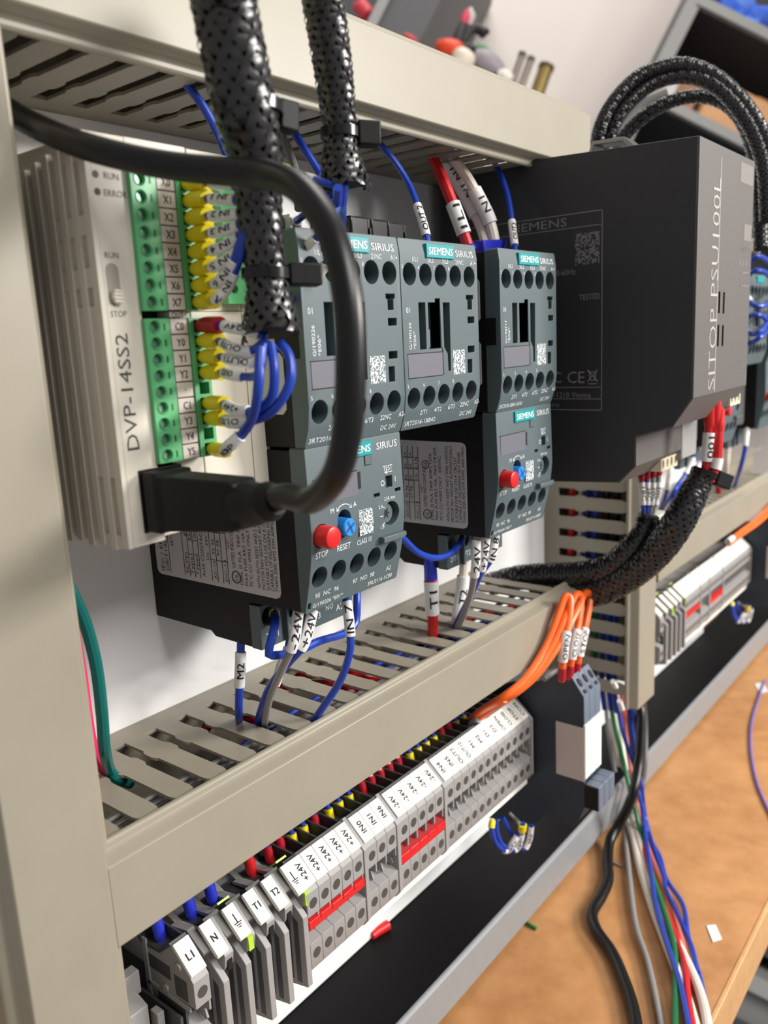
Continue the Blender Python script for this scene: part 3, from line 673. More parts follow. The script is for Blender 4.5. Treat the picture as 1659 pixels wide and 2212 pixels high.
# ------------------------------------------------------------------ controller (PLC) and its neighbour module
def plc():
    t = thing('controller', 'cream controller module with ribbed vented side and upright black lettering', 'controller', (-80, -33, -76))
    cs = obj('case', MB().prism([(-92.6, 0), (-92.6, -66), (-83.2, -66), (-83.2, -62), (-65.7, -62), (-65.7, 0)][::-1], 'z', -75.6, 19.4), M_PLC, t, bevel=.25)
    for k in range(13):                                   # upright ribs of the vented side
        y1 = -63.3+4.95*k
        y0 = -66 if k == 0 else y1-2.55
        top = 19.4-(0.9*k if k < 7 else 6); 
        obj('rib', MB().box(-94, -92.4 if k else -92.5, y0, y1, -76.4 if k % 2 else -75.7, top), M_PLC, cs, bevel=.2)
    for k in range(3):
        y0, y1 = -63.3+4.95*k, -60.85+4.95*k
        for z0, z1 in ((13.5, 19), (-2.4, 2.0), (-13.9, -9.6), (-58.3, -18.1), (-75.6, -72.6))[(0 if k < 2 else 1):(5 if k < 2 else 3)]:
            obj('vent_bridge', MB().box(-93.7, -92.4, y0-.1, y1+.1, z0, z1), M_PLC, cs)
    obj('top_strip', MB().box(-83.2, -65.7, -66, -62, 16.6, 19.5), M_PLC, cs, bevel=.2)
    mb = MB()
    lettering(mb, 'DVP-14SS2', (-89.7, -66, -38.2), VR, VU, 3.5, 27.4)
    for s, x, z, cap in (('RUN', -87.6, 10.4, 1.5), ('ERROR', -86.9, 6.7, 1.5), ('RUN', -89.8, -6.9, 1.4), ('STOP', -89.6, -20.0, 1.4)): lettering(mb, s, (x, -66, z), XR, ZU, cap, squeeze=.95)
    obj('lettering', mb, mat('plc_print', (66, 64, 62), .6), cs)
    for z in (10.4, 6.7): obj('status_lamp', MB().cyl((-91.6, -65.8, z), (-91.6, -66.12, z), .8, .8, 14), mat('lamp_off', (72, 70, 66), .4), cs)
    sw = obj('switch_well', MB().prism([(-90.1+1.75*math.cos(a), (-10.4 if math.sin(a) > 0 else -16.6)+1.75*math.sin(a)) for a in [2*math.pi*k/20 for k in range(20)]], 'y', -66.05, -65), mat('plc_well', (150, 144, 132), .5), cs)
    obj('switch_knob', MB().prism([(-89.9+1.35*math.cos(a), -16.2+1.7*math.sin(a)) for a in [2*math.pi*k/16 for k in range(16)]], 'y', -67.2, -66), M_PLC, sw, bevel=.2)
    for k in range(4): obj('knob_ridge', MB().box(-91.0, -88.8, -67.5, -67.1, -17.5+.8*k, -17.2+.8*k), M_PLC, sw)
    obj('recess', MB().box(-83.1, -76, -62.4, -61.9, -57.8, 18), M_BLACK, cs)
    # removable connectors: lower C0..Y5, upper X0..X7
    def conn(x0, names, ztop, pitch, yb, yf, lab=True, filled=()):
        n = len(names)
        zb = ztop-pitch*n
        g = obj('connector', plate(MB(), rect(x0, x0+7.2, zb, ztop), [circ(x0+2.6, ztop-pitch*(i+.5), 1.3, 16) for i in range(n)], lambda z: yf, lambda z: yb), M_GREEN, t, bevel=.1)
        for i in range(n):
            z = ztop-pitch*(i+.5)
            r = obj('collar', MB().tube([(x0+2.6, yf, z), (x0+2.6, yf-.25, z)], [1.65, 1.5], 16, False).tube([(x0+2.6, yf-.25, z), (x0+2.6, yf+.2, z)], [1.5, 1.25], 16, False), M_GREEN, g)
            s = obj('screw', MB().cyl((x0+2.6, yf+2.2, z), (x0+2.6, yf+1.0, z), 1.2, 1.2, 14), mat('screw_green_steel', (110, 150, 126), .35, metal=.6), g)
            obj('slot_mark', MB().box(x0+5.2, x0+5.7, yf-.06, yf+.1, z-.85, z+.75), mat('green_dark', (22, 84, 48), .5), g)
        if lab:
            e = obj('entry_block', plate(MB(), rect(x0+13, x0+18.2, zb, ztop), [rect(x0+14.1, x0+17.3, ztop-pitch*(i+1)+.45, ztop-pitch*i-.45) for i in range(n)], lambda z: yf-.4, lambda z: yb), M_GREEN, t)
            obj('entry_back', MB().box(x0+13.2, x0+18, yb-.6, yb, zb, ztop), mat('green_deep', (10, 60, 34), .6), e)
            obj('rim', MB().box(x0+12.6, x0+13.2, yf-.5, yb, zb, ztop), M_GREEN, e)
            for i, nm in enumerate(names):
                z = ztop-pitch*(i+.5)
                q = obj('pin_label', MB().box(x0+7.35, x0+12.45, yf-.05, yb, z-pitch/2+.16, z+pitch/2-.16), M_PINLAB, t, bevel=.1)
                obj('lettering', lettering(MB(), nm, (x0+9.9, yf-.05, z), XR, ZU, 1.95, squeeze=.82, bold=.02), mat('pin_ink', (72, 58, 52), .6), q)
            obj('label_gaps', MB().box(x0+7.2, x0+12.6, yf+.5, yb, zb, ztop), mat('gap_brown', (92, 66, 56), .7), t)
        return g
    conn(-83.6, ('C0', 'Y0', 'Y1', 'Y2', '·', 'C1', 'Y3', 'Y4', 'Y5'), -21.25, 3.88, -62, -67.4)
    conn(-83.6, ('S/S', 'X0', 'X1', 'X2', 'X3', 'X4', 'X5', 'X6', 'X7'), 16.4, 3.98, -62, -67.4)
    q = obj('out_tag', MB().box(-75.6, -70.6, -66.6, -62, -21.0, -19.6), M_PINLAB, t)
    obj('lettering', lettering(MB(), 'OUT', (-73.2, -66.6, -20.4), XR, ZU, 1.4, 3.6), M_INK, q)
    p = obj('port', MB().box(-89.2, -76.4, -66.4, -61.9, -72.6, -57.0), M_BLACK, t, bevel=.2)
    return t
PLC = plc()
t = thing('expansion_module', 'plain cream module between the controller and the left contactor', 'module', (-52, -31, -74))
cs = obj('case', MB().box(-65.4, -41, -62, 0, -74, 19.2), M_PLC, t, bevel=.25)
obj('seam', MB().box(-48.2, -47.95, -62.06, -61.8, -74, 19), M_PLCD, cs)
obj('panel_line', MB().box(-65.3, -47, -62.06, -61.8, -19.5, -19.25), M_PLCD, cs)
g = obj('connector', plate(MB(), rect(-54.8, -48.4, -17.6, 14), [circ(-52.4, 12.2-3.72*i, 1.3, 14) for i in range(8)], lambda z: -65, lambda z: -62), M_GREEN, t)
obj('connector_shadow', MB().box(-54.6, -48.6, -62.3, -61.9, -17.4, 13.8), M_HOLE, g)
obj('entry_block', MB().box(-48.2, -43, -64, -62, -17.6, 14), M_GREEN, t)
obj('top_strip', MB().box(-65.3, -41, -66, -62, 15.2, 19.3), M_PLC, cs, bevel=.2)
obj('yellow_mark', MB().box(-58.6, -57.2, -66.1, -65.9, 15.6, 16.3), M_YEL, cs)

# ------------------------------------------------------------------ black plug in the controller port and its cable
t = thing('plug_cable', 'thick black cable looping from a boxy plug up and across to the left', 'cable', (-84, -67, -72))
hb = MB()
ring = lambda y, x0, x1, z0, z1: [(x0, y, z0), (x1, y, z0), (x1, y, z1), (x0, y, z1)]
secs = [ring(-66.6, -88.9, -77.4, -72.3, -57.4), ring(-71.5, -88.9, -77.4, -72.3, -57.4), ring(-72.5, -88, -78.4, -71.8, -58.2), ring(-96, -87.6, -79, -69.6, -58.0), ring(-97.6, -86.8, -79.8, -68.6, -58.8)]
vs = sum(secs, []); fs = [(3, 2, 1, 0), tuple(range(len(vs)-4, len(vs)))]
for i in range(len(secs)-1):
    for k in range(4): fs.append((i*4+k, i*4+(k+1) % 4, i*4+4+(k+1) % 4, i*4+4+k))
obj('plug_body', hb.add(vs, fs), M_BLACK, t, bevel=1.0, seg=3)
obj('strain_relief', MB().tube([(-83.4, -97, -63.6), (-83.6, -101, -63.2), (-84, -104, -62.6), (-84.2, -106, -62.2), (-84.4, -108.5, -61.6)], [5.2, 4.9, 4.2, 4.5, 3.2], 24), M_BLACK, t)
cab = [(-84, -104, -62.4), (-84.83, -111.87, -60.42), (-87.36, -121.58, -59.96), (-90.88, -131.51, -54.01), (-92.45, -136.55, -45.68), (-92.02, -138.08, -33.98), (-90.64, -137.11, -20.97), (-88.74, -132.45, -9.65), (-85.97, -123.10, -0.51), (-83.20, -111.98, 4.13), (-84.73, -103.00, 5.94), (-88.32, -93.05, 7.87), (-93.29, -84.54, 10.06), (-97.55, -74.93, 13.37), (-98.35, -66.35, 16.67), (-98.05, -57.36, 20.40), (-97.87, -49.97, 23.73), (-98.01, -43.87, 26.93), (-98.79, -36.78, 30.69)]
obj('cord', MB().tube(cr(cab, 10), 2.85, 20), M_CABLE, t)

# ------------------------------------------------------------------ rail terminals
def term_body(x0, w, depth_cut=True):
    """profile of one terminal: slanted marker seat, upper face, bridge channel, lower face"""
    prof = [(-7.6, -208), (-24, -214.5), (-33.5, -213.6), (-39.4, -208.6), (-40.4, -209.0), (-48.2, -216.2), (-49.5, -217.6), (-49.5, -226.8), (-41.2, -227.0), (-41.2, -234.6), (-49.5, -237.4), (-49.5, -247), (-47.6, -249.8), (-30, -252), (-7.6, -252)]
    mb = MB(); n = len(prof)
    mb.prism(prof, 'x', x0+.08, x0+w-.08)
    return mb
def terminal(x0, w, txt, label, group, horiz=False, textmat=None, screws=True, earth=False, name='terminal_block'):
    t = thing(name, label, 'terminal', (x0+w/2, -28, -252), group)
    bd = obj('body', term_body(x0, w), M_TERM, t, bevel=.12)
    cx = x0+w/2
    for z in (-222.2, -242.2):
        obj('screw_hole', MB().cyl((cx, -49.35, z), (cx, -49.56, z), 1.95, 1.95, 18), mat('screw_recess', (72, 68, 64), .55), bd)
    obj('bridge_fin', MB().prism([(-41, -227), (-49.2, -227), (-49.2, -230.6), (-46.4, -231.4), (-47.6, -234.6), (-46.6, -235.6), (-41, -234)], 'x', x0+w-1.0, x0+w-.3), M_TERM, bd)
    obj('channel_back', MB().box(x0+.2, x0+w-1.3, -41.6, -41.0, -234.2, -227.4), M_TERMD, bd)
    fn = obj('wire_funnel', MB().prism([(-20, -210.4), (-24.2, -213.9), (-33.3, -213.1), (-39.2, -208.0), (-39.9, -208.7), (-33.6, -214.2), (-24, -215.2), (-20, -211.6)], 'x', x0, x0+w).box(x0+w-.75, x0+w, -39.4, -20, -213.4, -208.8), M_TERMD, bd)
    mk = obj('marker', MB().prism([(-40.3, -208.3), (-40.9, -208.0), (-48.9, -215.3), (-48.5, -216.2), (-47.4, -215.8), (-40.3, -209.4)], 'x', x0+.15, x0+w-.12), M_MARK, t, bevel=.12)
    c = Vector((cx, -44.9, -211.65)); su = Vector((0, 8.0, 7.3)).normalized()
    mb = MB()
    if txt == 'earth':
        a = Vector((1, 0, 0))
        def seg(p, q): mb.tube([c+a*p[0]+su*p[1]+Vector((0, -.55, .6))*.12, c+a*q[0]+su*q[1]+Vector((0, -.55, .6))*.12], .17, 5)
        for p, q in (((0, 2.6), (0, -.6)), ((-1.5, -.6), (1.5, -.6)), ((-1.0, -1.3), (1.0, -1.3)), ((-.5, -2.0), (.5, -2.0))): seg(p, q)
    elif horiz: lettering(mb, txt, c, XR, su, 2.5, squeeze=.95, lift=.16, bold=.018)
    else: lettering(mb, txt, c, su, VU, 2.45, squeeze=1.0 if len(txt) < 4 else (.92 if len(txt) == 4 else .78), lift=.16, bold=.018)
    obj('lettering', mb, M_INK, mk)
    if earth: obj('earth_strip', MB().prism([(-48.3, -216.4), (-49.7, -217.7), (-49.7, -221), (-49.3, -221)], 'x', x0+w*.35, x0+w).prism([(-33, -212.9), (-38.8, -207.8), (-38.2, -207.4), (-33, -212)], 'x', x0, x0+w), M_GY, bd)
    return t
def end_plate(x0, w, label, group):
    t = thing('end_plate', label, 'end plate', (x0+w/2, -28, -254), group)
    prof = [(-6, -205), (-28, -213.4), (-37, -211.6), (-44.2, -215.9), (-42.6, -218.4), (-48.2, -223.8), (-50, -225.6), (-50, -252.6), (-36, -256), (-6, -256)]
    obj('plate', MB().prism(prof, 'x', x0, x0+w), M_TERM, t, bevel=.2)
    for k, y in enumerate((-45.6, -41.6, -37.4, -33)):
        obj('groove', MB().prism([(y-1.1, -252.4 if k < 2 else -254), (y+1.1, -252.4 if k < 2 else -254), (y+1.1, -222.8+1.0*k-(0 if k else 2)), (y-1.1, -224.6+1.2*k-(0 if k else 2))], 'x', x0-.04, x0+.5), M_TERMD, t)
    return t
ROW = []
def row_add(*o): ROW.extend(o)
big = 'terminals of the near row'
ROW.append(terminal(-78.4, 6.2, 'L1', 'grey terminal marked L1, its inner clamps open to the left', big, True))
l1 = ROW[-1]
for y0, y1, z0, z1 in ((-46, -40, -226, -218.6), (-38, -26, -222, -217), (-44, -30, -236, -229), (-40, -28, -250, -240), (-24, -12, -236, -222)):
    obj('clamp_recess', MB().box(-78.42, -77.6, y0, y1, z0, z1), M_TERMD, l1)
for y, z in ((-43, -214.6), (-35, -226), (-22, -241)):
    obj('clamp_boss', MB().cyl((-78.0, y, z), (-79.0, y, z), 1.5, 1.3, 14), M_TERM, l1)
for y0, y1, z0, z1 in ((-47, -26, -228.6, -227.2), (-27, -25, -250, -212), (-48, -30, -238.4, -237)):
    obj('clamp_rib', MB().box(-78.9, -78.2, y0, y1, z0, z1), M_TERM, l1)
def big_terminal(xp, txt, label, mw=4.6, earth=False):
    t = thing('terminal_block', label, 'terminal', (xp+4, -28, -254), 'wide terminals with ribbed side plates')
    prof = [(-6, -205), (-28, -213.4), (-37, -211.6), (-44.2, -215.9), (-42.6, -218.4), (-48.2, -223.0), (-50, -224.8), (-50, -252.6), (-36, -256), (-6, -256)]
    pl = obj('side_plate', MB().prism(prof, 'x', xp, xp+2.4), M_TERM, t, bevel=.2)
    for k, y in enumerate((-46.0, -42.0, -37.6, -33.2)):
        z1 = (-226.5, -222.4, -219.5, -217.5)[k]; z0 = -252 if k < 2 else -254
        obj('groove', MB().prism([(y-1.2, z0), (y+1.2, z0), (y+1.2, z1+.8), (y-1.2, z1-.8)], 'x', xp-.05, xp+.4), M_TERMD, pl)
    bd = obj('body', MB().prism([(-7.6, -208), (-24, -214.5), (-33.5, -213.6), (-39.4, -208.9), (-40.4, -209.2), (-48.2, -216.4), (-48.8, -217.4), (-48.2, -222), (-44.6, -226), (-40, -227), (-40, -252), (-7.6, -252)], 'x', xp+2.4, xp+6.0), M_TERM, t, bevel=.12)
    obj('clamp_slot', MB().box(xp+3.4, xp+5.2, -48.9, -45, -223, -219.4), M_HOLE, bd)
    obj('wire_funnel', MB().prism([(-16, -207), (-24.2, -213.9), (-33.3, -213.1), (-39.2, -208.0), (-39.9, -208.7), (-33.6, -214.2), (-24, -215.2), (-16, -208.4)], 'x', xp+2.4, xp+8.6), M_TERMD, bd)
    m0 = xp-.5
    mk = obj('marker', MB().prism([(-40.3, -208.3), (-40.9, -207.9), (-49.3, -215.1), (-48.9, -216.2), (-47.4, -215.8), (-40.3, -209.4)], 'x', m0, m0+mw), M_MARK, t, bevel=.12)
    obj('plate_top', MB().prism([(-28, -213.0), (-28.2, -212), (-37.2, -209.8), (-45, -214.6), (-44.4, -216), (-37, -211.6)], 'x', xp-2.6, xp+.2), M_TERM, pl, bevel=.15)
    c = Vector((m0+mw/2, -45.1, -211.5)); su = Vector((0, 8.4, 7.2)).normalized(); mb = MB()
    if txt == 'earth':
        a = Vector((1, 0, 0)); nn = Vector((0, -.65, .76))
        for p, q in (((0, 2.4), (0, -.8)), ((-1.4, -.8), (1.4, -.8)), ((-.95, -1.5), (.95, -1.5)), ((-.5, -2.2), (.5, -2.2))):
            mb.tube([c+a*p[0]+su*p[1]+nn*.12, c+a*q[0]+su*q[1]+nn*.12], .17, 5)
    else: lettering(mb, txt, c, XR, su, 2.4, squeeze=.9, lift=.14, bold=.018)
    obj('lettering', mb, M_INK, mk)
    if earth: obj('earth_strip', MB().prism([(-47.6, -216.4), (-49.3, -216.6), (-49.5, -221.5), (-47.6, -221.5)], 'x', xp+2.5, xp+4.6).prism([(-34, -211.6), (-38.6, -207.6), (-38.2, -207.0), (-34, -210.8)], 'x', xp, xp+5), M_GY, bd)
    return t
for xp, txt, lab, e in ((-67.6, 'N', 'wide grey terminal with N marker, next to the L1 one', False), (-58.2, 'earth', 'wide grey terminal with earth sign between the N and T1 ones', True), (-49.3, 'T1', 'wide grey terminal with T1 marker', False), (-40.8, 'T2', 'wide grey terminal with T2 marker', False), (-31.6, 'earth', 'grey terminal with earth sign touching the first +24V one', True)):
    ROW.append(big_terminal(xp, txt, lab, 4.6 if txt != 'earth' or xp < -40 else 4.4, e))
seq = [('+24V', 5, -25.6), ('IN', 3, 7.3), ('-24V', 5, 28.0), ('X', 12, 61.1)]
ordn = ('first', 'second', 'third', 'fourth', 'fifth')
names = {'IN': ('IN0', 'IN1', 'IN6'), 'X': ('IN4', 'IN5', 'OUT7', 'OUT10', 'M1', 'M2', 'D1', 'D2', 'OPEN', 'CLOSE', 'STOP', 'COM')}
TX = {}
for kind, n, h0 in seq:
    for i in range(n):
        cx = h0+6.2*i
        txt = names[kind][i] if kind in names else kind
        lab = 'grey terminal marked %s' % txt if kind in names else ('grey terminal with +24V marker, %s of the five above the long narrow red bridge' if txt[0] == '+' else 'grey terminal with -24V marker, %s of the five above the open red bridge') % ordn[i]
        ROW.append(terminal(cx-3.1, 6.2, txt, lab, big)); TX[(kind, i)] = cx
for x, lab in ((4.0-1.7, 'thin grey spacer plate left of the IN0 terminal'), (22.7, 'thin grey spacer plate right of the IN6 terminal'), (55.9, 'thin grey spacer plate left of the IN4 terminal'), (132.4, 'thin grey closing plate right of the COM terminal')):
    ROW.append(tag(obj('spacer_plate', MB().prism([(-7, -206.5), (-24, -214), (-33.4, -213), (-39.4, -207.6), (-40.6, -208.4), (-48.6, -215.8), (-50, -217.4), (-50, -247.2), (-47.6, -250.4), (-30, -252.4), (-7, -252.4)], 'x', x, x+2.0), M_TERM, bevel=.15), lab, 'spacer plate', 'spacer plates of the near terminal row'))
# white blank tags under the lower faces
wt = tag(obj('blank_marker_strip', MB().box(-28.6, 132, -47.4, -44, -252.6, -249.9), M_MARK), 'white blank marker strip along the bottom of the near terminals', 'marker strip')
# red plug-in bridges
def bridge(x0, x1, label, open_top=True):
    t = thing('jumper_bridge', label, 'bridge', ((x0+x1)/2, -47, -236.6), 'red jumper bridges')
    if open_top:
        obj('bar', MB().prism([(-45, -231.2), (-49.9, -232.6), (-49.9, -236.6), (-45, -235.4)], 'x', x0, x1), M_RED, t, bevel=.2)
        obj('comb', MB().prism([(-49.4, -232.0), (-43.4, -227.6), (-42, -228), (-42, -234), (-48, -234)], 'x', x0+.2, x1-.2), mat('bridge_dark_red', (150, 22, 26), .4), t)
    else:
        obj('bar', MB().prism([(-44, -227.6), (-49.8, -228.6), (-49.8, -232.0), (-44, -231.6)], 'x', x0, x1), M_RED, t, bevel=.2)
        obj('comb', MB().box(x0+.4, x1-.4, -49.0, -43.4, -228.2, -227.3), mat('bridge_dark_red', (150, 22, 26), .4), t)
    for k in range(1, 5): obj('notch', MB().box(x0+(x1-x0)*k/5-.18, x0+(x1-x0)*k/5+.18, -50.0, -49.6, (-233.8 if open_top else -229.8), (-232.5 if open_top else -228.5)), M_REDF, t)
    return t
B1 = bridge(-28.6, 2.0, 'long red bridge across the five +24V terminals', False)
B2 = bridge(25.0, 55.7, 'red bridge with open top across the five -24V terminals')
# end stop left of L1
t = thing('end_bracket', 'jumble of grey clamp parts left of the L1 terminal', 'end bracket', (-92, -22, -256))
obj('foot', MB().prism([(-7, -252), (-26, -252), (-26, -240), (-36, -236), (-36, -226), (-24, -222), (-24, -214), (-7, -210)], 'x', -97, -86), M_TERM, t, bevel=.4)
obj('rib', MB().box(-99, -84, -30, -26, -226, -218).box(-100, -85, -34, -22, -246, -242), M_TERM, t, bevel=.3)
obj('bar', MB().box(-84, -80, -40, -8, -252, -246).box(-84.5, -82, -38, -34, -246, -230), M_TERM, t, bevel=.3)
obj('recess', MB().box(-98, -86.5, -26.4, -24, -238, -228).box(-80.6, -79.6, -44, -20, -240, -231), M_TERMD, t)
obj('screw', MB().cyl((-84, -30, -240), (-76, -36, -240.5), 2.2, 2.2, 14), M_STEEL, t)

# far terminal row, the same build further along the panel
OFF = (388, 0, -1.5)
def ordinal(n):
    o = 'zeroth first second third fourth fifth sixth seventh eighth ninth tenth eleventh twelfth thirteenth fourteenth fifteenth sixteenth seventeenth eighteenth nineteenth twentieth'.split()
    return o[n] if n <= 20 else ('twenty-'+o[n-20] if n < 30 else ('thirtieth' if n == 30 else 'thirty-'+o[n-30]))
cnt = {}
for o in sorted([q for q in ROW if q is not None], key=lambda q: q.location.x):
    k = o.name.split('.')[0]; cnt[k] = cnt.get(k, 0)+1
    if k == 'terminal_block': dup(o, OFF, 'blurred grey terminal in the far row, %s from the upright duct' % ordinal(cnt[k]), 'terminals of the far row', skip=('lettering', 'channel', 'wire_funnel', 'clamp'))
    else: dup(o, OFF, 'thin spacer plate in the far terminal row, %s from the upright duct' % ordinal(cnt[k]), 'spacer plates of the far row')
dup(B1, (388, 0, -1.5), 'smaller looking red bridge in the far terminal row, left one'); dup(B2, (388, 0, -1.5), 'red bridge in the far terminal row, right one')
dup(wt, (388, 0, -1.5), 'white blank marker strip under the far terminal row')

# ------------------------------------------------------------------ slim relay modules at the end of each row
def slim(x0, w, label, first, group):
    t = thing('slim_relay', label, 'relay module', (x0+w/2, -40, -286), group)
    prof = [(-8, -205), (-30, -205), (-38, -201), (-52, -198), (-57, -193.6), (-69.5, -191.6), (-76, -200.6), (-76.2, -214.4), (-76.4, -243.6), (-76.6, -258), (-74, -266), (-70.4, -271.4), (-66, -271), (-56.4, -269), (-49.2, -277.6), (-18.6, -284.2), (-8, -284)]
    bd = obj('body', MB().prism(prof, 'x', x0+.05, x0+w-.05), M_NAVY, t, bevel=.3)
    n = Vector((0, -(200.6-191.6), 6.5)).normalized()
    obj('top_face', MB().prism([(-69.3, -191.3), (-69.8, -191.2), (-76.4, -200.4), (-76.6, -214.6), (-76, -214.6), (-75.8, -200.8)], 'x', x0+.1, x0+w-.1), M_NAVYF, t, bevel=.15)
    c = Vector((x0+w/2, -71.4, -193.8))
    mb = MB(); d = Vector((0, -6.5, -9)).normalized()
    pts = []
    for k in range(16):
        a = 2*math.pi*k/16; pts.append(c+Vector((1.25*math.cos(a), 0, 0))+d*(2.3*math.sin(a)+1.6)+n*.8)
    mb.add(pts, [tuple(range(16))])
    q = c+d*6.4+n*.8
    mb.add([q+Vector((-1, 0, 0))-d*.9, q+Vector((1, 0, 0))-d*.9, q+Vector((1, 0, 0))+d*.9, q+Vector((-1, 0, 0))+d*.9], [(0, 1, 2, 3)])
    obj('openings', mb, M_HOLE, t)
    obj('white_insert', MB().box(x0+.15, x0+w-.15, -77.2, -61.6, -243.4, -215) if first else MB().box(x0+.15, x0+w-.15, -77.2, -73, -243.4, -215), mat('insert_white', (236, 234, 226), .4), t, bevel=.25)
    if first: obj('side_insert', MB().box(x0-.12, x0+.3, -76.6, -61.6, -244.6, -216.4), mat('insert_side', (198, 190, 188), .45), t)
    obj('retaining_clip', MB().box(x0+.6, x0+w+.6, -84, -76.6, -258.6, -246), M_NAVYF, t, bevel=.5)
    if first: obj('clip_side', MB().box(x0+.2, x0+.9, -83.6, -76.4, -258.4, -246.4), M_BLACK, t)
    return t
for i in range(3):
    slim(136.2+6.2*i, 6.2, 'dark blue grey slim relay at the right end of the near row, %s' % ('nearest of three', 'middle of three', 'farthest of three')[i], i == 0, 'slim relays of the near row')
for i in range(3):
    slim(524+6.2*i, 6.2, 'dark slim relay at the far right edge beside the far terminal row, %s' % ('nearest', 'middle', 'farthest')[i], i == 0, 'slim relays of the far row')

# ------------------------------------------------------------------ wires
VIEW = Vector((-0.62, -0.78, 0.08)).normalized()
def sample(pts, n=12):
    P = [Vector(p) for p in cr(pts, n)]
    L = [0.0]
    for a, b in zip(P, P[1:]): L.append(L[-1]+(b-a).length)
    return P, L
def sub(P, L, s0, s1, k=8):
    if s0 < 0: s0 += L[-1]
    if s1 <= 0: s1 += L[-1]
    out = []
    for i in range(k+1):
        s = s0+(s1-s0)*i/k
        for j in range(len(L)-1):
            if L[j+1] >= s or j == len(L)-2:
                t = (s-L[j])/max(1e-6, L[j+1]-L[j]); out.append(P[j]+(P[j+1]-P[j])*t); break
    return out
def wire(label, pts, r, m, ferr=(), marks=(), name='wire', cat='wire', group=None, n=10):
    P, L = sample(pts)
    t = thing(name, label, cat, tuple(P[0]), group)
    cut = [f[1] for f in ferr if 0 <= f[0] <= 2.6 and f[1] > 0]
    obj('insulation', MB().tube(P if not cut else sub(P, L, cut[0]-2.0, 0, 40), r, n), m, t)
    for s0, s1, fm, r1 in ferr:
        q = sub(P, L, s0, s1, 6)
        rr = [r1*.66, r1*.9, r1, r1, r1*1.0, r1*1.02, r1*1.04]
        obj('ferrule', MB().tube(q, rr, 16), fm, t)
    for mk in marks:
        s0, s1, txt, flip, cap = (list(mk)+[1.5])[:5]
        q = sub(P, L, s0, s1, 8); R_ = r*1.32+.05
        mo = obj('marker_sleeve', MB().tube(q, R_, 14), M_LABEL, t)
        if txt:
            a = (q[-1]-q[0]).normalized()*(-1 if flip else 1); c = q[4]
            nn = (VIEW-a*VIEW.dot(a)).normalized(); up = nn.cross(a)
            obj('lettering', lettering(MB(), txt, c, a, up, min(cap, R_*1.5), min((q[-1]-q[0]).length*.8, 1.1*cap*len(txt)), lift=.07, wrap=R_, along=(q[::-1] if flip else q), bold=.012), M_INK, mo)
    return t
PG = 'blue wires of the controller'
ex, ey = -67.9, -65.5
def pin(z0, pitch, i): return z0-pitch*(i+.5)
zl = lambda i: pin(-21.25, 3.88, i)
zu = lambda i: pin(16.4, 3.98, i)
# outputs C0 .. Y5
wire('blue wire with red ferrule at terminal C0', [(ex, ey, zl(0)), (ex, -74, zl(0)), (-69.68, -82.00, -24.32), (-68.61, -88.00, -25.48), (-67.14, -91.00, -27.14)], 1.05, M_WB, [(2, 11, M_REDF, 2.0)], [(13.5, 25, '+24V', True)], group=PG)
wire('blue wire with yellow ferrule at terminal Y0', [(ex, ey, zl(1)), (ex, -74, zl(1)), (-71.10, -83.00, -29.09), (-69.84, -88.00, -29.95), (-68.16, -92.00, -27.68)], 1.0, M_WB, [(2, 10, M_YEL, 1.95)], [(13, 24, 'OUT0', True)], group=PG)
wire('blue wire with yellow ferrule at terminal Y1', [(ex, ey, zl(2)), (ex, -74, zl(2)), (-70.70, -83.00, -31.95), (-68.65, -88.00, -32.60), (-68.43, -93.00, -28.24)], 1.0, M_WB, [(2, 10, M_YEL, 1.95)], [(13.5, 25, 'OUT1', True)], group=PG)
wire('blue wire with yellow ferrule at terminal Y2, marked OUT2', [(ex, ey, zl(3)), (ex, -74, zl(3)), (-71.99, -84.00, -35.50), (-72.53, -91.00, -35.87), (-73.63, -95.00, -34.38), (-70.91, -94.00, -28.72)], 1.0, M_WB, [(2, 10, M_YEL, 1.95)], [(12, 23, 'OUT2', True)], group=PG)
wire('blue wire with yellow ferrule at terminal C1, in the middle loop', [(ex, ey, zl(5)), (ex, -74, zl(5)), (-71.14, -82.00, -43.66), (-71.57, -89.00, -43.97), (-70.96, -95.00, -40.93), (-71.19, -97.00, -34.55), (-69.67, -95.00, -28.80)], 1.15, M_WB, [(2, 10, M_YEL, 1.95)], [(12.5, 23, '+24V', True)], group=PG)
wire('blue wire with yellow ferrule at terminal Y3, in the outer loop', [(ex, ey, zl(6)), (ex, -74, zl(6)), (-72.23, -82.00, -46.69), (-70.90, -88.00, -46.26), (-69.56, -94.00, -43.87), (-67.58, -98.00, -37.98), (-65.83, -97.00, -32.19), (-65.65, -94.00, -28.37)], 1.2, M_WB, [(2, 10, M_YEL, 1.95)], [(12.5, 23, 'OUT3', True)], group=PG)
wire('blue wire with yellow ferrule at terminal Y5, lowest of the loops', [(ex, ey, zl(8)), (ex, -74, zl(8)-.3), (-73.54, -81.00, -52.90), (-72.37, -86.00, -49.15), (-73.04, -91.00, -44.55), (-74.55, -95.00, -37.46), (-72.13, -94.00, -29.20)], 1.2, M_WB, [(2, 9.5, M_YEL, 1.95)], [(12, 23, 'STOP', False)], group=PG)
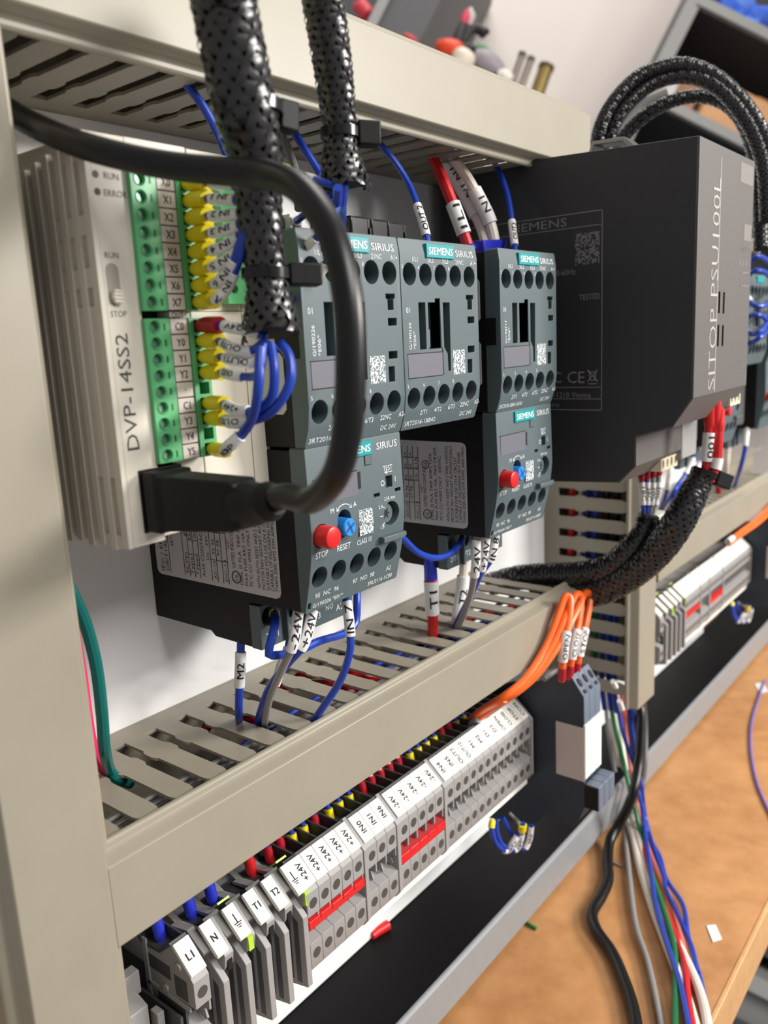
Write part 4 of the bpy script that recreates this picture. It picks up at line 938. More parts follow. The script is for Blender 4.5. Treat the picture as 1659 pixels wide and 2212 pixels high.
# inputs X0 .. X7, drawn into the large sleeve
tgt = {1: ((-68.44, -80.00, 8.61), (-70.00, -88.00, 7.08), (-69.00, -92.00, 4.63)), 2: ((-68.84, -80.00, 5.18), (-70.08, -88.00, 3.88), (-68.79, -92.00, 2.67)), 3: ((-69.28, -80.00, 1.43), (-69.51, -87.00, 1.04), (-68.96, -92.00, 1.16)), 4: ((-69.71, -80.00, -2.24), (-69.81, -87.00, -1.62), (-69.12, -92.00, -0.36)),
       5: ((-70.02, -79.00, -6.14), (-69.82, -86.00, -4.57), (-69.23, -92.00, -1.37)), 6: ((-70.45, -79.00, -9.86), (-70.17, -86.00, -7.68), (-69.77, -91.00, -4.30)), 7: ((-70.18, -79.00, -13.57), (-70.74, -85.00, -10.41), (-70.88, -89.00, -5.16), (-69.66, -92.00, -1.40)), 8: ((-70.60, -79.00, -17.23), (-69.76, -82.00, -14.86), (-70.28, -87.00, -9.54), (-70.55, -90.00, -4.24), (-69.23, -92.00, -1.37))}
for i in range(1, 9):
    wire('blue wire with yellow ferrule at terminal X%d' % (i-1), [(ex, ey, zu(i)), (ex, -73, zu(i))]+list(tgt[i]), 1.0, M_WB, [(2, 10.2, M_YEL, 2.05)], [(12, 22.5, 'IN %d' % (i-1), True)], group=PG)
# wires of the plain module beyond the sleeve
MG = 'blue wires of the plain module'
wire('blue wire with white marker just left of the narrow sleeve', [(-34.01, -66.00, 18.59), (-34.95, -70.00, 17.15), (-36.71, -77.00, 14.47), (-39.54, -86.00, 11.45), (-38.46, -90.00, 10.09)], 1.0, M_WB, [(1, 4.5, M_YEL, 1.7)], [(7, 20, '+24V', True)], group=MG)
wire('blue wire with slanting marker above the lower cable tie', [(-34.41, -69.00, -4.86), (-36.27, -73.00, -4.49), (-38.98, -80.00, -3.55), (-38.57, -84.00, -1.05), (-38.70, -88.00, 2.48), (-38.82, -90.00, 6.15)], 1.0, M_WB, [(.5, 3, M_YEL, 1.5)], [(5, 15, 'GEN', False)], group=MG)
wire('blue wire with curled marker beside the lower cable tie', [(-34.35, -70.00, -15.88), (-37.76, -77.00, -13.96), (-39.52, -84.00, -10.99), (-39.63, -87.00, -7.77), (-42.49, -89.00, -3.55), (-37.44, -90.00, 5.71)], 1.0, M_WB, [(.5, 3.5, M_YEL, 1.6)], [(9, 19, '24V', False)], group=MG)
wire('blue wire with yellow ferrule low beside the large sleeve', [(-34.08, -68.00, -18.77), (-40.75, -74.00, -17.42), (-47.76, -80.00, -16.68), (-55.00, -86.00, -12.71)], 1.0, M_WB, [(1, 5, M_YEL, 1.7)], [(7, 12, None, False)], group=MG)
wire('blue wire with white marker under the end of the narrow sleeve', [(-23.28, -62.00, 3.03), (-30.26, -68.00, 4.36), (-34.81, -76.00, 5.21), (-38.18, -86.00, 7.31), (-36.22, -90.00, 9.20)], 1.0, M_WB, [], [(3, 11, 'ON', False)], group=MG)
# wires dropping from the top duct
TG = 'wires dropping from the top duct'
wire('blue wire leaving the top duct at far left', [(-49.54, -46.00, 45.78), (-46.92, -46.00, 41.93), (-42.90, -48.00, 35.93), (-39.77, -50.00, 27.93), (-39.19, -53.00, 19.05), (-43.30, -60.00, 7.98)], 1.2, M_WB, group=TG)
wire('blue wire between the two black sleeves', [(0.24, -36.00, 44.74), (1.97, -37.00, 40.67), (3.52, -41.00, 33.19), (5.00, -46.00, 24.56), (3.10, -52.00, 15.76), (-1.33, -58.00, 4.91)], 1.3, M_WB, group=TG)
wire('grey wire behind the large sleeve', [(10.01, -20.00, 49.93), (12.16, -22.00, 42.97), (12.50, -26.00, 35.19), (10.88, -30.00, 26.19), (2.62, -38.00, 14.73)], 1.5, M_WG, group=TG)
wire('thin blue wire from the narrow sleeve to the left contactor', [(-37.18, -92.00, 9.93), (-33.66, -88.00, 6.31), (-22.37, -78.00, 4.97), (-14.07, -70.00, 2.72)], 1.3, M_WB, group=TG)
wire('second blue wire from the narrow sleeve to the left contactor', [(-41.69, -94.00, 8.63), (-37.80, -90.00, 5.68), (-27.84, -80.00, 3.70), (-20.41, -72.00, 2.08)], 1.2, M_WB, group=TG)
wire('blue wire with OUT 2 marker entering the Q12 contactor', [(39.91, -40.00, 43.40), (42.37, -42.00, 39.55), (46.15, -46.00, 32.86), (47.18, -51.00, 24.39), (43.92, -57.00, 14.99), (40.56, -62.00, 6.41), (38.99, -64.00, -0.06)], 1.15, M_WB, [], [(-20, -6, 'OUT 2', True, 2.0)], group=TG)
wire('thick red wire with 1L1 marker', [(79.23, -32.00, 50.70), (83.85, -33.00, 46.54), (85.62, -37.00, 37.41), (85.84, -42.00, 26.55), (85.33, -47.00, 15.32), (86.30, -51.00, 3.45)], 2.25, M_WR, [(-3, -0.3, M_BLUEF, 2.9)], [(-20.5, -7.5, '1L1', True, 3.0)], group=TG)
wire('left one of two thick white wires with N1 markers', [(91.43, -30.00, 48.46), (97.98, -31.00, 42.90), (103.59, -35.00, 33.84), (106.00, -40.00, 23.24), (105.54, -45.00, 13.33), (103.63, -49.00, 1.68)], 2.2, M_WW, [], [(-50, -20, 'N1 N1', True, 2.6)], group=TG)
wire('right one of two thick white wires with N1 markers', [(90.64, -34.00, 48.54), (95.80, -36.00, 44.49), (101.31, -40.00, 35.93), (103.60, -45.00, 26.03), (105.72, -49.00, 15.65), (106.07, -52.00, 1.50)], 2.2, M_WW, [], [(-30, -15, 'N1', True, 3.0)], group=TG)
t = thing('twin_ferrule', 'wide bright blue ferrule collar on the two thick white wires', 'ferrule', tuple((107.31, -50.00, 4.54)))
obj('collar', MB().prism([(91.93, -54.00, 3.42)[::2], (109.58, -54.00, 4.24)[::2], (110.17, -54.00, 9.65)[::2], (91.80, -54.00, 8.22)[::2]], 'y', -54, -47), M_BLUEF, t, bevel=.5)
wire('thin blue wire with OUT marker entering the right contactor', [(114.43, -40.00, 46.27), (121.52, -42.00, 42.78), (119.43, -48.00, 32.68), (113.29, -54.00, 22.04), (108.25, -58.00, 12.03), (103.15, -62.00, 2.24)], 1.2, M_WB, [], [(-17, -4.5, 'OUT3', True, 1.9)], group=TG)
# wires between the near overload relay and the lower duct
LG = 'wires under the near overload relay'
wire('blue wire marked M2 running straight down into the duct', [(-41.14, -42.00, -118.88), (-41.71, -42.00, -122.28), (-42.67, -42.00, -129.03), (-43.43, -41.00, -138.51), (-41.72, -38.00, -147.22), (-33.15, -27.57, -156.00), (-27.12, -20.34, -164.00)], 1.3, M_WB, [], [(5.5, 17, 'M2', True, 2.4)], group=LG)
wire('blue jumper wire bending under the near overload relay', [(-33.58, -50.00, -111.38), (-40.09, -57.00, -112.30), (-44.45, -60.00, -114.83), (-46.44, -60.00, -119.04), (-44.70, -60.00, -120.82), (-32.96, -58.00, -124.00), (-21.16, -57.00, -124.49), (-7.45, -56.00, -126.32), (-0.52, -55.00, -124.81), (2.00, -54.00, -118.09), (4.71, -52.00, -114.07)], 1.35, M_WB, [(0, 3, M_YEL, 1.7)], [], group=LG)
wire('grey wire with slanting -24V marker', [(-35.65, -64.00, -105.73), (-39.03, -66.00, -108.81), (-42.59, -67.00, -116.27), (-42.75, -62.00, -124.65), (-41.50, -54.00, -136.12), (-37.23, -46.00, -146.98), (-29.53, -36.46, -156.00), (-23.52, -29.59, -163.00)], 1.25, M_WG, [], [(3, 16, '-24V', True, 2.6)], group=LG)
wire('blue wire with +24V marker', [(-31.22, -66.00, -105.92), (-34.13, -67.00, -110.10), (-39.36, -68.00, -117.43), (-41.06, -63.00, -123.54), (-42.08, -55.00, -132.56), (-38.75, -46.00, -143.93), (-30.10, -33.62, -156.00), (-24.98, -27.33, -163.00)], 1.25, M_WB, [], [(3.5, 16, '+24V', True, 2.6)], group=LG)
wire('blue wire with IN 7 marker curving into the duct', [(-13.06, -62.00, -109.32), (-14.34, -64.00, -113.38), (-14.86, -65.00, -121.79), (-15.70, -65.00, -128.72), (-16.68, -61.00, -139.00), (-19.01, -55.00, -148.68), (-19.19, -49.37, -156.00), (-16.17, -44.66, -162.00)], 1.3, M_WB, [], [(3, 14.5, 'IN 7', True, 2.6)], group=LG)
wire('white wire with marker behind the -24V wire', [(-18.32, -40.00, -127.91), (-21.37, -41.00, -132.57), (-25.28, -42.00, -135.17), (-27.46, -42.00, -139.38), (-32.63, -40.00, -149.56), (-27.95, -31.91, -157.00)], 1.2, M_WB, [], [(3, 17, None, True)], group=LG)
# wires under the right overload relay
RG = 'wires under the right overload relay'
wire('thick red wire marked T1 with blue collar', [(60.13, -44.00, -117.42), (60.40, -44.00, -123.41), (61.94, -43.00, -136.98), (64.73, -41.00, -148.39), (70.47, -36.09, -157.00), (78.57, -29.31, -164.00)], 2.25, M_WR, [(0, 9, M_BLUEF, 2.7)], [(10, 25, 'T1', True, 3.6)], group=RG)
wire('thick white wire marked T2', [(85.94, -44.00, -122.58), (84.77, -44.00, -130.65), (83.89, -43.00, -141.12), (82.01, -42.00, -149.26), (88.05, -35.73, -157.00), (96.33, -28.91, -164.00)], 2.1, M_WW, [], [(9, 27, 'T2', True, 3.4)], group=RG)
wire('grey wire with 24V marker under the right overload relay', [(61.93, -66.00, -104.71), (61.41, -66.00, -108.34), (60.21, -66.00, -118.98), (63.65, -62.00, -128.52), (70.20, -54.00, -141.60), (83.56, -39.96, -157.00), (92.21, -32.69, -164.00)], 1.35, M_WG, [], [(3, 18, '24V', True, 3.0)], group=RG)
wire('blue wire with +24V marker under the right overload relay', [(69.47, -66.00, -106.33), (67.82, -66.00, -111.68), (67.79, -64.00, -121.54), (70.97, -56.00, -135.42), (84.02, -38.41, -157.00), (92.17, -31.45, -164.00)], 1.35, M_WB, [], [(2, 16, '+24V', True, 3.0)], group=RG)
wire('blue wire with IN marker farthest right under the overload relay', [(76.61, -66.00, -106.89), (74.97, -66.00, -111.37), (73.43, -65.00, -118.52), (72.23, -60.00, -126.18), (73.34, -52.00, -140.81), (85.02, -37.75, -157.00)], 1.35, M_WB, [], [(2, 13, 'IN 8', True, 3.0)], group=RG)
wire('blue wire sagging from the near relay to the right one', [(20.73, -58.00, -96.73), (25.16, -58.00, -100.27), (34.11, -58.00, -107.60), (45.94, -58.00, -112.23), (57.18, -58.00, -112.08), (64.56, -57.00, -109.11), (68.56, -54.00, -107.42)], 1.3, M_WB, [(-3.5, 0, M_YEL, 1.8)], [], group=RG)
# green and pink wires by the left upright duct
wire('teal green wire falling into the lower duct by the left upright', [(-96.85, -36.00, -81.37), (-94.86, -38.00, -89.22), (-92.19, -39.00, -100.21), (-91.23, -40.00, -112.30), (-90.75, -39.00, -126.36), (-89.01, -35.00, -139.47), (-81.46, -23.66, -153.00), (-79.97, -25.21, -156.00), (-74.53, -22.15, -161.00)], 1.75, M_WGR)
wire('bright pink wire beside the teal green wire', [(-86.62, -22.00, -99.43), (-86.82, -24.00, -118.76), (-86.75, -24.00, -134.76), (-85.02, -22.00, -145.01), (-80.23, -16.25, -153.50), (-78.12, -16.13, -158.00)], 1.6, M_WP)
# orange cables
OG = 'orange cables over the lower duct cover'
def ocable(lab, pts, k, txt): wire(lab, pts, 1.75, M_WO, [(-8.5, -.5, M_REDF, 1.95)], [(-25, -11, txt, True, 2.4)], name='orange_cable', cat='cable', group=OG)
ocable('orange cable with OPEN marker, lowest of the bundle', [(105.60, -30.00, -212.77), (96.37, -44.00, -199.45), (91.87, -58.00, -187.84), (104.07, -63.00, -181.91), (122.36, -64.00, -172.24), (133.25, -64.50, -160.69), (139.55, -65.00, -153.22), (141.34, -67.00, -154.79), (135.21, -69.00, -163.93), (128.28, -70.00, -174.15), (129.72, -68.00, -191.33)], 0, 'OPEN')
ocable('orange cable with CLOSE marker, middle of the bundle', [(111.73, -27.00, -217.09), (101.95, -42.00, -201.96), (96.37, -57.00, -189.60), (107.44, -63.50, -183.02), (124.02, -66.00, -172.40), (136.40, -67.00, -161.19), (148.89, -66.00, -154.74), (152.91, -67.00, -157.12), (146.11, -69.00, -167.28), (137.97, -70.00, -177.39), (137.52, -68.00, -193.25)], 1, 'CLOSE')
ocable('orange cable with unreadable marker, right of the bundle', [(118.16, -25.00, -219.80), (107.57, -40.00, -205.19), (100.50, -56.00, -191.90), (110.88, -64.00, -183.49), (126.15, -68.00, -172.70), (143.19, -68.00, -163.05), (159.73, -66.00, -156.80), (165.61, -66.00, -160.85), (156.51, -68.00, -170.65), (146.01, -70.00, -180.07), (144.55, -68.00, -194.37)], 2, 'STOP')
wire('short orange lead with OPEN marker at the terminals', [(104.30, -28.00, -217.64), (102.70, -34.00, -211.71), (98.26, -44.00, -202.53), (95.51, -57.00, -190.62)], 1.6, M_WO, [], [(6, 20, 'OPEN', False, 2.2)], name='orange_cable', cat='cable', group=OG)
obj_t = thing('cable_tag', 'grey printed sleeve lying on the navy relay top', 'sleeve', tuple((132.05, -60.00, -191.15)))
obj('tube', MB().tube([(130.63, -58.00, -193.00), (139.30, -60.00, -191.12)], 1.7, 12), M_WG, obj_t)
# ferrules and wire ends in the near terminal row
cols = ['b', 'r', 'y', 'y', 'rb', 'y', 'y', 'y', 'r', 'rw', 'rw', 'rw', 'rw', 'y', 'y', 'y', 'y', 'r', 'rb', 'y', 'y']
xs = [TX[k] for k in (('+24V', 0), ('+24V', 1), ('+24V', 2), ('+24V', 3), ('+24V', 4), ('IN', 0), ('IN', 1), ('IN', 2), ('-24V', 0), ('-24V', 1), ('-24V', 2), ('-24V', 3), ('-24V', 4), ('X', 0), ('X', 1), ('X', 2), ('X', 3), ('X', 4), ('X', 5), ('X', 6), ('X', 7))]
tn = ['the first +24V', 'the second +24V', 'the third +24V', 'the fourth +24V', 'the fifth +24V', 'the IN0', 'the IN1', 'the IN6', 'the first minus 24V', 'the second minus 24V', 'the third minus 24V', 'the fourth minus 24V', 'the fifth minus 24V', 'the IN4', 'the IN5', 'the OUT7', 'the OUT10', 'the M1', 'the M2', 'the D1', 'the D2']
for c, x, nm in zip(cols, xs, tn):
    m = {'y': M_WB, 'r': M_WR, 'b': M_WB, 'rb': M_WB, 'rw': M_WW}[c]; fm = {'y': M_YEL, 'r': M_REDF, 'b': M_REDF, 'rb': M_REDF, 'rw': M_REDF}[c]
    wire('wire end with %s ferrule in %s terminal' % ('yellow' if c == 'y' else 'red', nm), [(x-.4, -29.5, -217.5), (x-.4, -28.6, -211), (x-.2, -26.5, -204), (x, -24, -190), (x, -23, -182)], 1.15, m, [(1.0, 8.2 if c == 'y' else 9.5, fm, 1.75)], group='wire ends in the near terminal row')
for x, nm in ((-75, 'L1'), (-62.5, 'N'), (-53.5, 'the first earth'), (-35.5, 'T2')):
    wire('dark blue sleeved wire end in %s terminal' % nm, [(x, -30, -215), (x, -29, -209), (x, -26, -200), (x, -24, -184)], 1.6, M_BLUEF if nm != 'T2' else M_WR, [(1, 9, M_BLUEF if nm != 'T2' else M_WR, 2.0)], group='wire ends in the near terminal row')
# wires hanging under the slim relays
for off, who, s in ((0, 'near', 1), (388, 'far', 1)):
    G = 'blue loops under the %s slim relays' % who
    sh = lambda p: (p[0]+off, p[1], p[2])
    wire('blue loop hanging from the %s slim relays, left strand' % who, [sh((103.72, -44.00, -259.24)), sh((101.00, -45.00, -263.67)), sh((104.16, -46.00, -272.53)), sh((109.85, -48.00, -278.24)), sh((112.39, -50.00, -274.31)), sh((116.35, -52.00, -269.37))], 1.2, M_WB, [(0, 4, M_YEL, 1.6)], [(-14, -3, '+24V', True, 1.6)], group=G)
    wire('blue loop hanging from the %s slim relays, middle strand' % who, [sh((107.12, -44.00, -261.02)), sh((106.04, -45.00, -267.63)), sh((107.69, -47.00, -274.36)), sh((114.05, -50.00, -279.32)), sh((116.19, -52.00, -274.38)), sh((115.69, -54.00, -264.00))], 1.2, M_WB, [(-6, -1, M_YEL, 2.0)], [(-17, -7, '-24V', True, 1.6)], group=G)
    wire('blue loop hanging from the %s slim relays, right strand' % who, [sh((113.25, -44.00, -262.96)), sh((114.14, -46.00, -267.81)), sh((115.94, -48.00, -273.16)), sh((118.79, -52.00, -280.70)), sh((121.41, -54.00, -276.50)), sh((122.17, -55.00, -268.09))], 1.1, M_WB, [], [(-13, -1, 'IN5', True, 1.6)], group=G)
    wire('short pale sleeve under the %s slim relays' % who, [sh((119.57, -44.00, -263.94)), sh((120.60, -46.00, -266.35)), sh((118.17, -50.00, -266.22))], .9, M_WG, group=G)
# bundle of loose wires falling from the upright duct to the bench
BG = 'loose wires falling from the right upright duct'
bund = [('grey', 'outermost left', M_WG, 1.5, [(290.16, -20.00, -268.12), (282.01, -25.00, -287.10), (276.02, -32.00, -312.73), (263.29, -44.00, -339.49), (219.63, -65.05, -337.00), (168.95, -90.21, -337.00), (144.06, -106.81, -337.00), (111.46, -125.34, -337.00), (92.00, -134.92, -337.00)]),
        ('thick white', 'left', M_WW, 2.4, [(300.92, -20.00, -272.19), (290.37, -26.00, -290.30), (282.88, -34.00, -318.68), (266.95, -44.00, -334.69), (243.59, -58.49, -337.00), (211.66, -76.68, -337.00), (184.69, -93.73, -337.00), (161.65, -109.66, -337.00), (139.04, -125.63, -337.00), (114.14, -141.30, -337.00)]),
        ('second white', 'inner left', M_WW, 2.2, [(297.75, -24.00, -270.04), (293.41, -28.00, -291.02), (280.97, -38.00, -316.57), (266.31, -48.00, -333.01), (231.48, -68.86, -336.00), (195.13, -91.06, -336.00), (171.59, -108.46, -336.00), (149.11, -126.61, -336.00), (132.36, -137.46, -336.00), (115.65, -145.19, -336.00)]),
        ('red', 'middle', M_WR, 1.8, [(313.73, -24.00, -276.09), (298.26, -30.00, -299.34), (282.53, -40.00, -323.45), (269.31, -50.00, -340.53), (231.54, -70.26, -335.50), (201.39, -87.37, -335.50), (174.34, -107.46, -335.50), (152.36, -121.70, -335.50), (133.01, -129.82, -335.50), (111.42, -140.14, -335.50)]),
        ('dark green', 'middle', M_WGR2, 1.5, [(273.07, -30.00, -259.28), (266.79, -36.00, -277.89), (262.32, -44.00, -299.56), (253.34, -54.00, -317.95), (242.18, -64.62, -334.00), (210.53, -82.53, -334.00), (183.93, -99.52, -334.00), (160.03, -113.71, -334.00), (139.37, -121.92, -334.00), (105.02, -133.81, -334.00)]),
        ('blue', 'front', M_WB, 1.4, [(277.29, -32.00, -260.40), (271.56, -40.00, -285.29), (268.20, -50.00, -306.95), (262.85, -56.00, -322.01), (237.67, -69.27, -333.00), (209.16, -83.03, -333.00), (177.47, -98.90, -333.00), (151.68, -115.04, -333.00), (133.94, -126.20, -333.00), (107.91, -139.64, -333.00)]),
        ('second blue', 'right', M_WB, 1.3, [(286.03, -36.00, -266.04), (281.19, -42.00, -285.54), (269.54, -50.00, -301.06), (256.11, -58.00, -318.00), (249.54, -66.20, -337.40), (230.81, -80.44, -337.40), (212.23, -91.33, -337.40), (196.12, -106.04, -337.40), (174.80, -115.98, -337.40), (160.51, -124.00, -337.40), (139.42, -135.24, -337.40), (116.89, -144.45, -337.40)]),
        ('violet blue', 'rightmost', M_WB, 1.3, [(287.34, -38.00, -266.05), (278.95, -46.00, -283.52), (267.54, -52.00, -299.55), (258.97, -58.00, -312.98), (261.13, -60.21, -336.00), (235.62, -74.96, -336.00), (211.45, -89.99, -336.00), (200.59, -95.52, -336.00), (168.66, -118.95, -336.00), (150.37, -128.41, -336.00)]),
        ('pale pink', 'inner right', mat('wire_salmon', (214, 120, 112), .4), 1.5, [(283.18, -34.00, -265.42), (281.91, -38.00, -293.55), (273.84, -46.00, -317.43), (270.41, -52.00, -337.07), (235.22, -71.71, -337.00), (213.51, -86.85, -337.00), (193.93, -100.50, -337.00), (163.46, -117.94, -337.00), (146.68, -126.34, -337.00)])]
for col, where, m, r, pts in bund:
    wire('%s wire in the bundle hanging to the bench, %s' % (col, where), pts, r, m, group=BG)
tag(obj('mains_cable', MB().tube(cr([(286.43, -42.00, -255.01), (286.43, -46.00, -273.54), (266.59, -54.00, -285.72), (247.23, -60.00, -294.13), (233.94, -62.00, -305.65), (234.98, -54.19, -326.00), (224.94, -52.01, -334.00), (209.06, -57.47, -337.00), (193.24, -64.65, -337.00), (178.11, -67.45, -337.00), (162.29, -69.19, -337.00), (151.49, -76.19, -337.00), (141.12, -88.83, -337.00), (128.32, -100.26, -337.00), (112.36, -112.03, -337.00), (94.25, -121.85, -337.00)], 12), 3.0, 16), M_CABLE), 'thick black mains cable snaking down across the bench', 'cable')
tag(obj('mains_cable', MB().tube(cr([(313.31, -36.00, -269.68), (310.73, -40.00, -295.01), (296.06, -46.00, -314.32), (276.20, -52.00, -323.30), (275.70, -50.00, -343.84)], 10), 1.6, 12), mat('cord_grey', (84, 84, 86), .4)), 'dark grey cable just behind the black mains cable', 'cable')
tag(obj('loose_wire', MB().tube(cr([(528.01, -63.86, -339.00), (491.43, -68.72, -339.00), (440.35, -76.44, -339.00), (394.23, -88.09, -339.00), (350.01, -103.85, -339.00), (316.61, -120.17, -339.00), (300.84, -128.94, -339.00)], 10), .9, 8), M_WV), 'thin violet wire lying on the bench at the right edge', 'wire')
tag(obj('wire_scrap', MB().tube([(137.65, -41.96, -339.00), (136.60, -49.19, -339.00)], 1.0, 8), mat('scrap_green', (40, 130, 60), .4)), 'small piece of green wire on the bench', 'scrap')
tag(obj('wire_scrap', MB().tube([(212.57, -58.56, -339.20), (211.62, -64.98, -339.20)], .8, 8), M_WG), 'small piece of grey wire on the bench beside the black cord', 'scrap')
tag(obj('ferrule_cap', MB().tube([(59.66, -0.42, -315.00), (63.75, -0.63, -315.00), (70.41, -2.11, -315.00)], [1.9, 2.3, 2.5], 14), M_RED), 'red plastic ferrule cap lying on the black shelf', 'cap')
q = [(189.93, -120.61, -339.70), (193.36, -124.30, -339.70), (184.18, -130.35, -339.70), (179.50, -127.16, -339.70)]
sl = tag(obj('paper_slip', MB().add(q+[(p[0], p[1], p[2]+.25) for p in q], [(3, 2, 1, 0), (4, 5, 6, 7), (0, 1, 5, 4), (1, 2, 6, 5), (2, 3, 7, 6), (3, 0, 4, 7)]), M_LABEL), 'small white paper slip lying on the bench', 'paper')
q = [(517.07, -58.30, -339.70), (524.78, -63.18, -339.70), (507.46, -72.06, -339.70), (500.01, -67.28, -339.70)]
tag(obj('paper_slip', MB().add(q+[(p[0], p[1], p[2]+.25) for p in q], [(3, 2, 1, 0), (4, 5, 6, 7), (0, 1, 5, 4), (1, 2, 6, 5), (2, 3, 7, 6), (3, 0, 4, 7)]), M_LABEL), 'white paper scrap under the violet wire', 'paper')

for i, (p, q) in enumerate((((217.86, -56.00, -227.11), (221.87, -56.00, -232.03)), ((227.42, -56.00, -242.82), (231.65, -56.00, -249.76)))):
    tag(obj('wire_tag', MB().tube([p, q], [1.5, 1.6], 12), M_LABEL), ('small white wire tag in the lowest slot of the right upright duct', 'white wire tag below the right upright duct')[i], 'tag')

# ------------------------------------------------------------------ braided sleeves
def braid(label, pts, n=12, row=4.4, fray=0.0, group='black braided cable sleeves', seed=1, width=.7):
    rnd = random.Random(seed)
    Q = cr(pts, 14)
    P = [Vector(q[:3]) for q in Q]; Rr = [q[3] for q in Q]
    L = [0.0]
    for a, b in zip(P, P[1:]): L.append(L[-1]+(b-a).length)
    step = row/4.0; m = int(L[-1]/step)
    path = []; rad = []; j = 0
    for i in range(m+1):
        s = min(i*step, L[-1])
        while j < len(L)-2 and L[j+1] < s: j += 1
        t = (s-L[j])/max(1e-6, L[j+1]-L[j]); path.append(P[j].lerp(P[j+1], t)); rad.append(Rr[j]+(Rr[j+1]-Rr[j])*t)
    F = frames(path)
    t = thing('braided_sleeve', label, 'cable sleeve', tuple(path[0]), group)
    ic = int(len(path)*(1-fray*.035)) if fray else len(path)
    obj('core', MB().tube(path[:ic], [r*.86 for r in rad[:ic]], 16), M_BRAIDIN, t)
    pitch = row*n
    mb = MB(); hw = width*2*math.pi/n
    for s in (1, -1):
        for k in range(n):
            vs = []; fs = []
            end = m if not fray else int(m*(1-rnd.random()*fray*.07))
            jit = rnd.uniform(-.6, .6)*fray
            for i in range(end+1):
                l = i*step; c = path[i]; tt, a, b = F[i]
                th = 2*math.pi*k/n + s*2*math.pi*l/pitch + jit*max(0, i/m-.7)
                ov = math.cos(2*math.pi*l/row + math.pi*k)*s
                for w in (-1, 0, 1):
                    rr = rad[i] + .3*ov + (.08 if w == 0 else 0)
                    an = th+w*hw*.5*(1 if not fray else 1-.3*max(0, (i/m-.8)/.2))
                    vs.append(c+a*(rr*math.cos(an))+b*(rr*math.sin(an)))
                if i:
                    q = (i-1)*3
                    fs += [(q, q+1, q+4, q+3), (q+1, q+2, q+5, q+4)]
            mb.add(vs, fs)
    obj('strands', mb, M_BRAID, t, smooth=60, merge=False)
    return t
def tie(label, c, axis, r, head, hs=(3.4, 2.6, 3.2)):
    """nylon cable tie: band round the bundle and a square head on one side"""
    c = Vector(c); ax = Vector(axis).normalized()
    t = thing('cable_tie', label, 'cable tie', tuple(c), 'black nylon cable ties')
    a = Vector(head).normalized(); a = (a-ax*a.dot(ax)).normalized(); b = ax.cross(a)
    ring = [c+a*(r*math.cos(2*math.pi*k/28))+b*(r*math.sin(2*math.pi*k/28)) for k in range(28)]
    mb = MB(); vs = []; fs = []
    for k in range(28):
        o = (ring[k]-c).normalized()
        for d, h in ((-1.2, 0), (1.2, 0), (1.2, .8), (-1.2, .8)): vs.append(ring[k]+ax*d+o*h)
    for k in range(28):
        k2 = (k+1) % 28
        for e in range(4): fs.append((k*4+e, k2*4+e, k2*4+(e+1) % 4, k*4+(e+1) % 4))
    obj('band', mb.add(vs, fs), M_BLACKG, t)
    h0 = c+a*(r+.2); x, y, z = hs
    vs = [h0+a*(i*x*2)+b*(j*y)+ax*(k*z) for i in (0, 1) for j in (-1, 1) for k in (-1, 1)]
    obj('head', MB().add(vs, [(0, 1, 3, 2), (4, 6, 7, 5), (0, 4, 5, 1), (2, 3, 7, 6), (0, 2, 6, 4), (1, 5, 7, 3)]), M_BLACK, t, bevel=.5)
    return t
braid('large black braided sleeve hanging in front, frayed at its lower end', [(-85.89, -105.26, 43.82, 6.50), (-81.43, -101.04, 38.86, 6.50), (-77.05, -98.50, 28.54, 6.70), (-73.34, -96.62, 18.65, 6.60), (-69.94, -94.71, 12.59, 6.00), (-67.42, -92.30, 4.74, 5.20), (-65.97, -90.86, -5.08, 5.00), (-64.73, -89.96, -12.43, 4.80), (-64.97, -90.61, -20.21, 5.90), (-66.31, -92.06, -29.57, 8.00)], 14, 4.3, 1.0, seed=3)
braid('narrower black braided sleeve hanging above the left contactor, frayed end', [(-49.03, -97.90, 56.50, 5.10), (-44.15, -94.71, 50.02, 4.90), (-39.01, -92.15, 37.71, 4.70), (-34.76, -89.52, 27.18, 4.30), (-33.74, -88.79, 23.41, 4.00), (-33.24, -88.44, 16.51, 5.20), (-32.81, -88.65, 7.68, 7.60)], 14, 3.5, 1.0, seed=5)
tie('cable tie with boxy head on the large sleeve, low in front of the left contactor', (-64.73, -89.96, -12.43), (.05, 0, 1), 5.0, (.8, -.5, .1), (4.0, 2.6, 2.6))
tie('cable tie with boxy head on the narrower sleeve', (-33.76, -88.80, 23.30), (.03, 0, 1), 4.2, (.8, -.6, 0), (3.0, 2.4, 3.0))
tie('cable tie head at the middle of the large sleeve, by the duct edge', (-72.32, -97.00, 21.33), (.1, 0, 1), 6.3, (.9, -.2, 0), (2.4, 2.0, 3.2))
